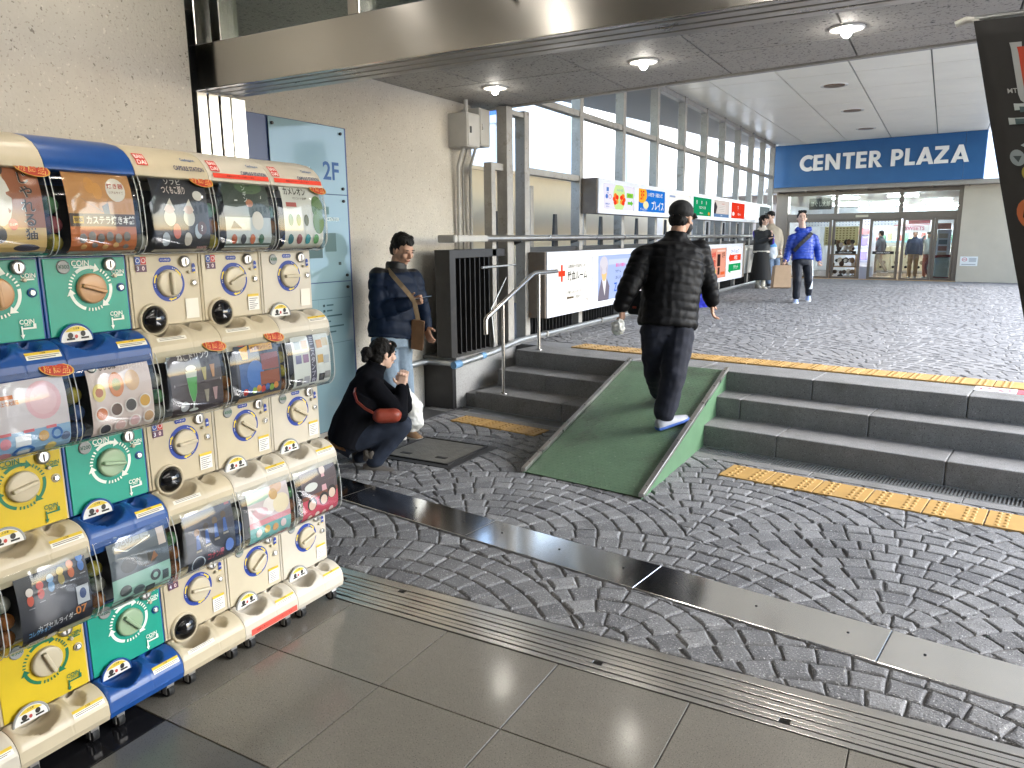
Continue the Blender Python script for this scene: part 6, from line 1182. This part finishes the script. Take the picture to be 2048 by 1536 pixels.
# --- young man in a blue down jacket walking towards us
D = 12.75; sB = .97
J = dict(pel=at(1605, 522, D), neck=at(1606, 462, D), sr=at(1584, 474, D), sl=at(1627, 474, D), er=at(1577, 499, D + .02), el=at(1635, 497, D), wr=at(1572, 519, D - .05), wl=at(1637, 518, D + .02), hr=at(1595, 526, D), hl=at(1615, 526, D), kr=at(1594, 562, D - .10), kl=at(1617, 560, D), ar=at(1592, 596, D + .0), al=at(1617, 588, D + .35))
hRb = frame(-_f * .95 - _r * .25 + Vector((0, 0, -.02)), Vector((0, 0, 1)))
m_bj = mat('blue_quilted_nylon', (.012, .045, .32), .38, spec=.45)
def hoodb(b):
    for k in range(9): a = RAD(200 + 17.5 * k); b.rc(J['neck'] + _r * .10 * math.cos(a) - _f * .02 + _f * .10 * -math.sin(a) * .6 + Vector((0, 0, .03)), .042, J['neck'] + _r * .11 * math.cos(a + .3) + _f * .10 * -math.sin(a + .3) * .6 + Vector((0, 0, .03)), .042, 8)
m_trk = mat('navy_track_pants', (.006, .008, .016), .7)
bman = person('young man in a bright blue quilted jacket walking toward us with a paper bag', J, s=sB, jw=1.0, tw=.95, vox=.007, jvox=.012, skin=SKIN2, hc=at(1604, 436, D - .03), hR=hRb, jacket=(m_bj, lambda J: puff_disp(J, .055, .012)), jputs=hoodb, trous=([m_trk, mat('white_side_stripe', (.6, .66, .75), .6)], cloth_disp(8, .008), lambda c: 1 if (c - J['hl'].lerp(J['kl'], max(0, min(1, (J['hl'].z - c.z) / (J['hl'].z - J['kl'].z))))).dot(_r) > .052 and c.z > .70 else 0), hairf=crop_hair, hem=-.02, hands=dict(r=dict(c=75), l=dict(c=60)), feet={q: dict(d=(.15, -1), up=(.30, .38, .62), sole=(.75, .77, .8), p=p) for q, p in (('r', 0), ('l', -12))})
strap(bman, [at(1624, 466, D - .10), at(1617, 474, D - .16), at(1607, 483, D - .175), at(1598, 491, D - .165), at(1588, 502, D - .12)], .06, .006, mat('black_strap', (.012, .012, .014), .7), 'bag_strap', [-_f] * 5)
pg = thing('paper_bag', 'large brown paper bag in the blue jacketed man\'s hand', 'paper bag', tuple(at(1562, 575, D)))
A_, B_, C_ = at(1562, 552, D - .1), _r, Vector((0, 0, 1)); b = MB()
b.v = [tuple(A_ + B_ * x + _f * y + C_ * z) for z, k in ((.17, .92), (-.20, 1.06)) for x, y in ((-.14 * k, -.07), (.15 * k, -.07), (.15 * k, .07), (-.14 * k, .07))]
b.f = [[0, 1, 5, 4], [1, 2, 6, 5], [2, 3, 7, 6], [3, 0, 4, 7], [4, 5, 6, 7], [0, 3, 2, 1]]; b.m = [0] * 6; b.s = [False] * 6
b.build('bag', mat('kraft_paper', (.36, .25, .16), .85, var=.1, vs=12), pg, bev=.006)
MB().tube([A_ + B_ * -.05 - _f * .07 + C_ * .16, A_ + B_ * -.01 + C_ * .27, A_ + B_ * .05 + C_ * .28, A_ + B_ * .09 - _f * .07 + C_ * .16], .006, 6).build('handle', mat('kraft_handle', (.25, .16, .09), .8), pg)
# --- young woman with a skirt and a companion behind her
D = 16.4; sG = .97
J = dict(pel=at(1523, 503, D), neck=at(1525, 456, D), sr=at(1512, 464, D), sl=at(1538, 464, D - .06), er=at(1516, 485, D - .06), el=at(1543, 484, D - .12), wr=at(1536, 478, D - .22), wl=at(1544, 472, D - .24), hr=at(1516, 508, D), hl=at(1531, 508, D), kr=at(1517, 540, D), kl=at(1530, 540, D), ar=at(1515, 568, D - .02), al=at(1526, 570, D - .1))
hRg = frame(-_f * .7 + _r * .6, Vector((0, 0, 1)))
def skirtf(t):
    b = MB(); rings = []; n = 40
    for k in range(9):
        f = k / 8; c = J['pel'].lerp((J['ar'] + J['al']) / 2 + Vector((0, 0, .10)), f); r = .15 + .07 * f
        rings.append([c + Vector((math.cos(2 * math.pi * j / n), math.sin(2 * math.pi * j / n), 0)) * (r + .014 * f * math.cos(j * math.pi)) for j in range(n)])
    b.loft(rings); b.build('skirt', mat('black_pleats', (.012, .012, .013), .8), t)
girl = person('young woman in a black vest with white trim and a long pleated skirt', J, s=sG, vox=.008, jvox=.014, skin=SKIN2, hc=at(1528, 441, D - .03), hR=hRg, jacket=([mat('violet_sleeve', (.05, .03, .30), .7), mat('black_vest', (.018, .02, .022), .6), mat('cream_trim', (.6, .55, .48), .8)], lambda J: (lambda p, n: .006 * noise.noise(p * 12)), lambda c: 2 if (abs(c.z - (J['pel'].z + .0)) < .02 or (c - J['neck']).length < .13) else (1 if abs((c - J['pel']).dot(_r)) < .175 else 0)), skirt=skirtf, hairf=long_hair, hem=.05, jname='vest', feet={q: dict(d=(.5, -.8), up=(.62, .58, .5), sole=(.5, .46, .4), n='boot', boot=.10) for q in 'rl'})
D = 16.9
J = dict(pel=at(1546, 505, D), neck=at(1543, 452, D), sr=at(1533, 462, D), sl=at(1557, 462, D), er=at(1531, 482, D), el=at(1561, 482, D - .05), wr=at(1533, 498, D - .1), wl=at(1560, 498, D - .12), hr=at(1540, 508, D), hl=at(1552, 508, D), kr=at(1540, 535, D), kl=at(1553, 535, D), ar=at(1537, 566, D), al=at(1551, 562, D))
def capf(b, P, R, s):
    b.ell(P(0, -.01, .05), (.088 * s, .1 * s, .08 * s), 16, 10, 0, R); b.rc(P(-.04, .07, .05), .014 * s, P(.04, .14, .045), .01 * s, 8); b.rc(P(.04, .07, .05), .014 * s, P(-.03, .14, .045), .01 * s, 8)
comp = person('companion in a loose beige coat and dark cap behind the young woman', J, s=.98, vox=.009, jvox=.014, skin=SKIN2, hc=at(1541, 433, D), hR=frame(-_f * .5 - _r * .8, Vector((0, 0, 1))), jacket=(mat('beige_coat', (.42, .36, .28), .85), None), trous=(mat('print_jeans', (.16, .22, .32), .8, var=.4, vs=20),), hairf=capf, hem=.14, jw=1.12, jname='coat', feet={q: dict(d=(.3, -.9), up=(.05, .05, .055), sole=(.6, .6, .6)) for q in 'rl'})
lb_ = thing('tote_bag', 'pale blue and white tote bag held by the companion', 'tote bag', tuple(at(1546, 505, D - .3)))
b = MB(); torso(b, [(at(1545, 518, D - .25), .06, .04), (at(1546, 508, D - .25), .10, .06), (at(1546, 492, D - .25), .08, .05), (at(1545, 480, D - .2), .02, .02)], _r); garment(lb_, 'bag', b, .01, [mat('bag_white', (.62, .66, .70), .6), mat('bag_blue', (.12, .36, .68), .6)], cloth_disp(12, .008), lambda c: 1 if c.z > at(1546, 494, D - .25).z else 0, sm=1)
# --- blue carrier bag standing beside the ramp man
cb = thing('carrier_bag', 'shiny blue carrier bag on the upper pavement behind the walking man', 'carrier bag', tuple(at(1397, 612, 11.3)))
g0 = at(1397, 614, 11.32); b = MB(); torso(b, [(g0 + Vector((0, 0, .0)), .15, .09), (g0 + Vector((0, 0, .15)), .17, .11), (g0 + Vector((0, 0, .34)), .14, .06), (g0 + Vector((0, 0, .40)), .05, .03)], _r)
garment(cb, 'bag', b, .012, mat('blue_film', (.03, .04, .45), .28), lambda p, n: .014 * noise.noise(p * 12) + .006 * noise.noise(p * 30), sm=1)
# --- people inside the shop
def simple(label, u, v, face, jc, tc, h=1.68, walk=0., jn='jacket', hair=short_hair, armup=False):
    c = EXT @ Vector((u, v, .152)); F = (EXT @ Vector((math.sin(RAD(face)), math.cos(RAD(face)), 0))); Rr = F.cross(Vector((0, 0, 1))); s = h / 1.7; Z = Vector((0, 0, 1))
    P = lambda r, f, z: c + (Rr * r + F * f + Z * z) * s
    J = dict(pel=P(0, 0, .93), neck=P(0, 0, 1.44), sr=P(.17, 0, 1.37), sl=P(-.17, 0, 1.37), er=P(.23, -.02 - walk * .3, 1.10), el=P(-.23, .02 + walk * .3, 1.10), wr=P(.24, .05 - walk * .4, .87), wl=P(-.24, .08 + walk * .4, .87), hr=P(.09, 0, .9), hl=P(-.09, 0, .9), kr=P(.10, .05 + walk, .49), kl=P(-.1, .03 - walk * .6, .50), ar=P(.10, walk, .085), al=P(-.1, -walk * 1.6, .10 + walk * .15))
    if armup: J['er'] = P(.27, .14, 1.36); J['wr'] = P(.12, .18, 1.52)
    return person(label, J, 'people inside the shop', s=s, vox=.011, jvox=.016, hc=P(0, .02, 1.575), hR=frame(F, Z), jacket=(mat('shop_' + label[:12], jc, .7), None), trous=(mat('shop_trousers_' + label[:12], tc, .8),), hairf=hair, jname=jn, hem=.06)
simple('man in a slate hooded jacket walking left inside the shop', -6.6, 31.5, -80, (.05, .06, .075), (.25, .20, .14), 1.6, walk=.2)
simple('man in a navy zipped jacket and khaki trousers behind the glass door', -4.88, 28.2, 178, (.010, .024, .07), (.26, .18, .10), 1.58)
simple('woman raising a hand to her hat beside the shop escalator', -4.50, 28.6, 200, (.20, .24, .25), (.25, .08, .05), 1.55, hair=long_hair, armup=True)
bpy.data.scenes.remove(TMP)
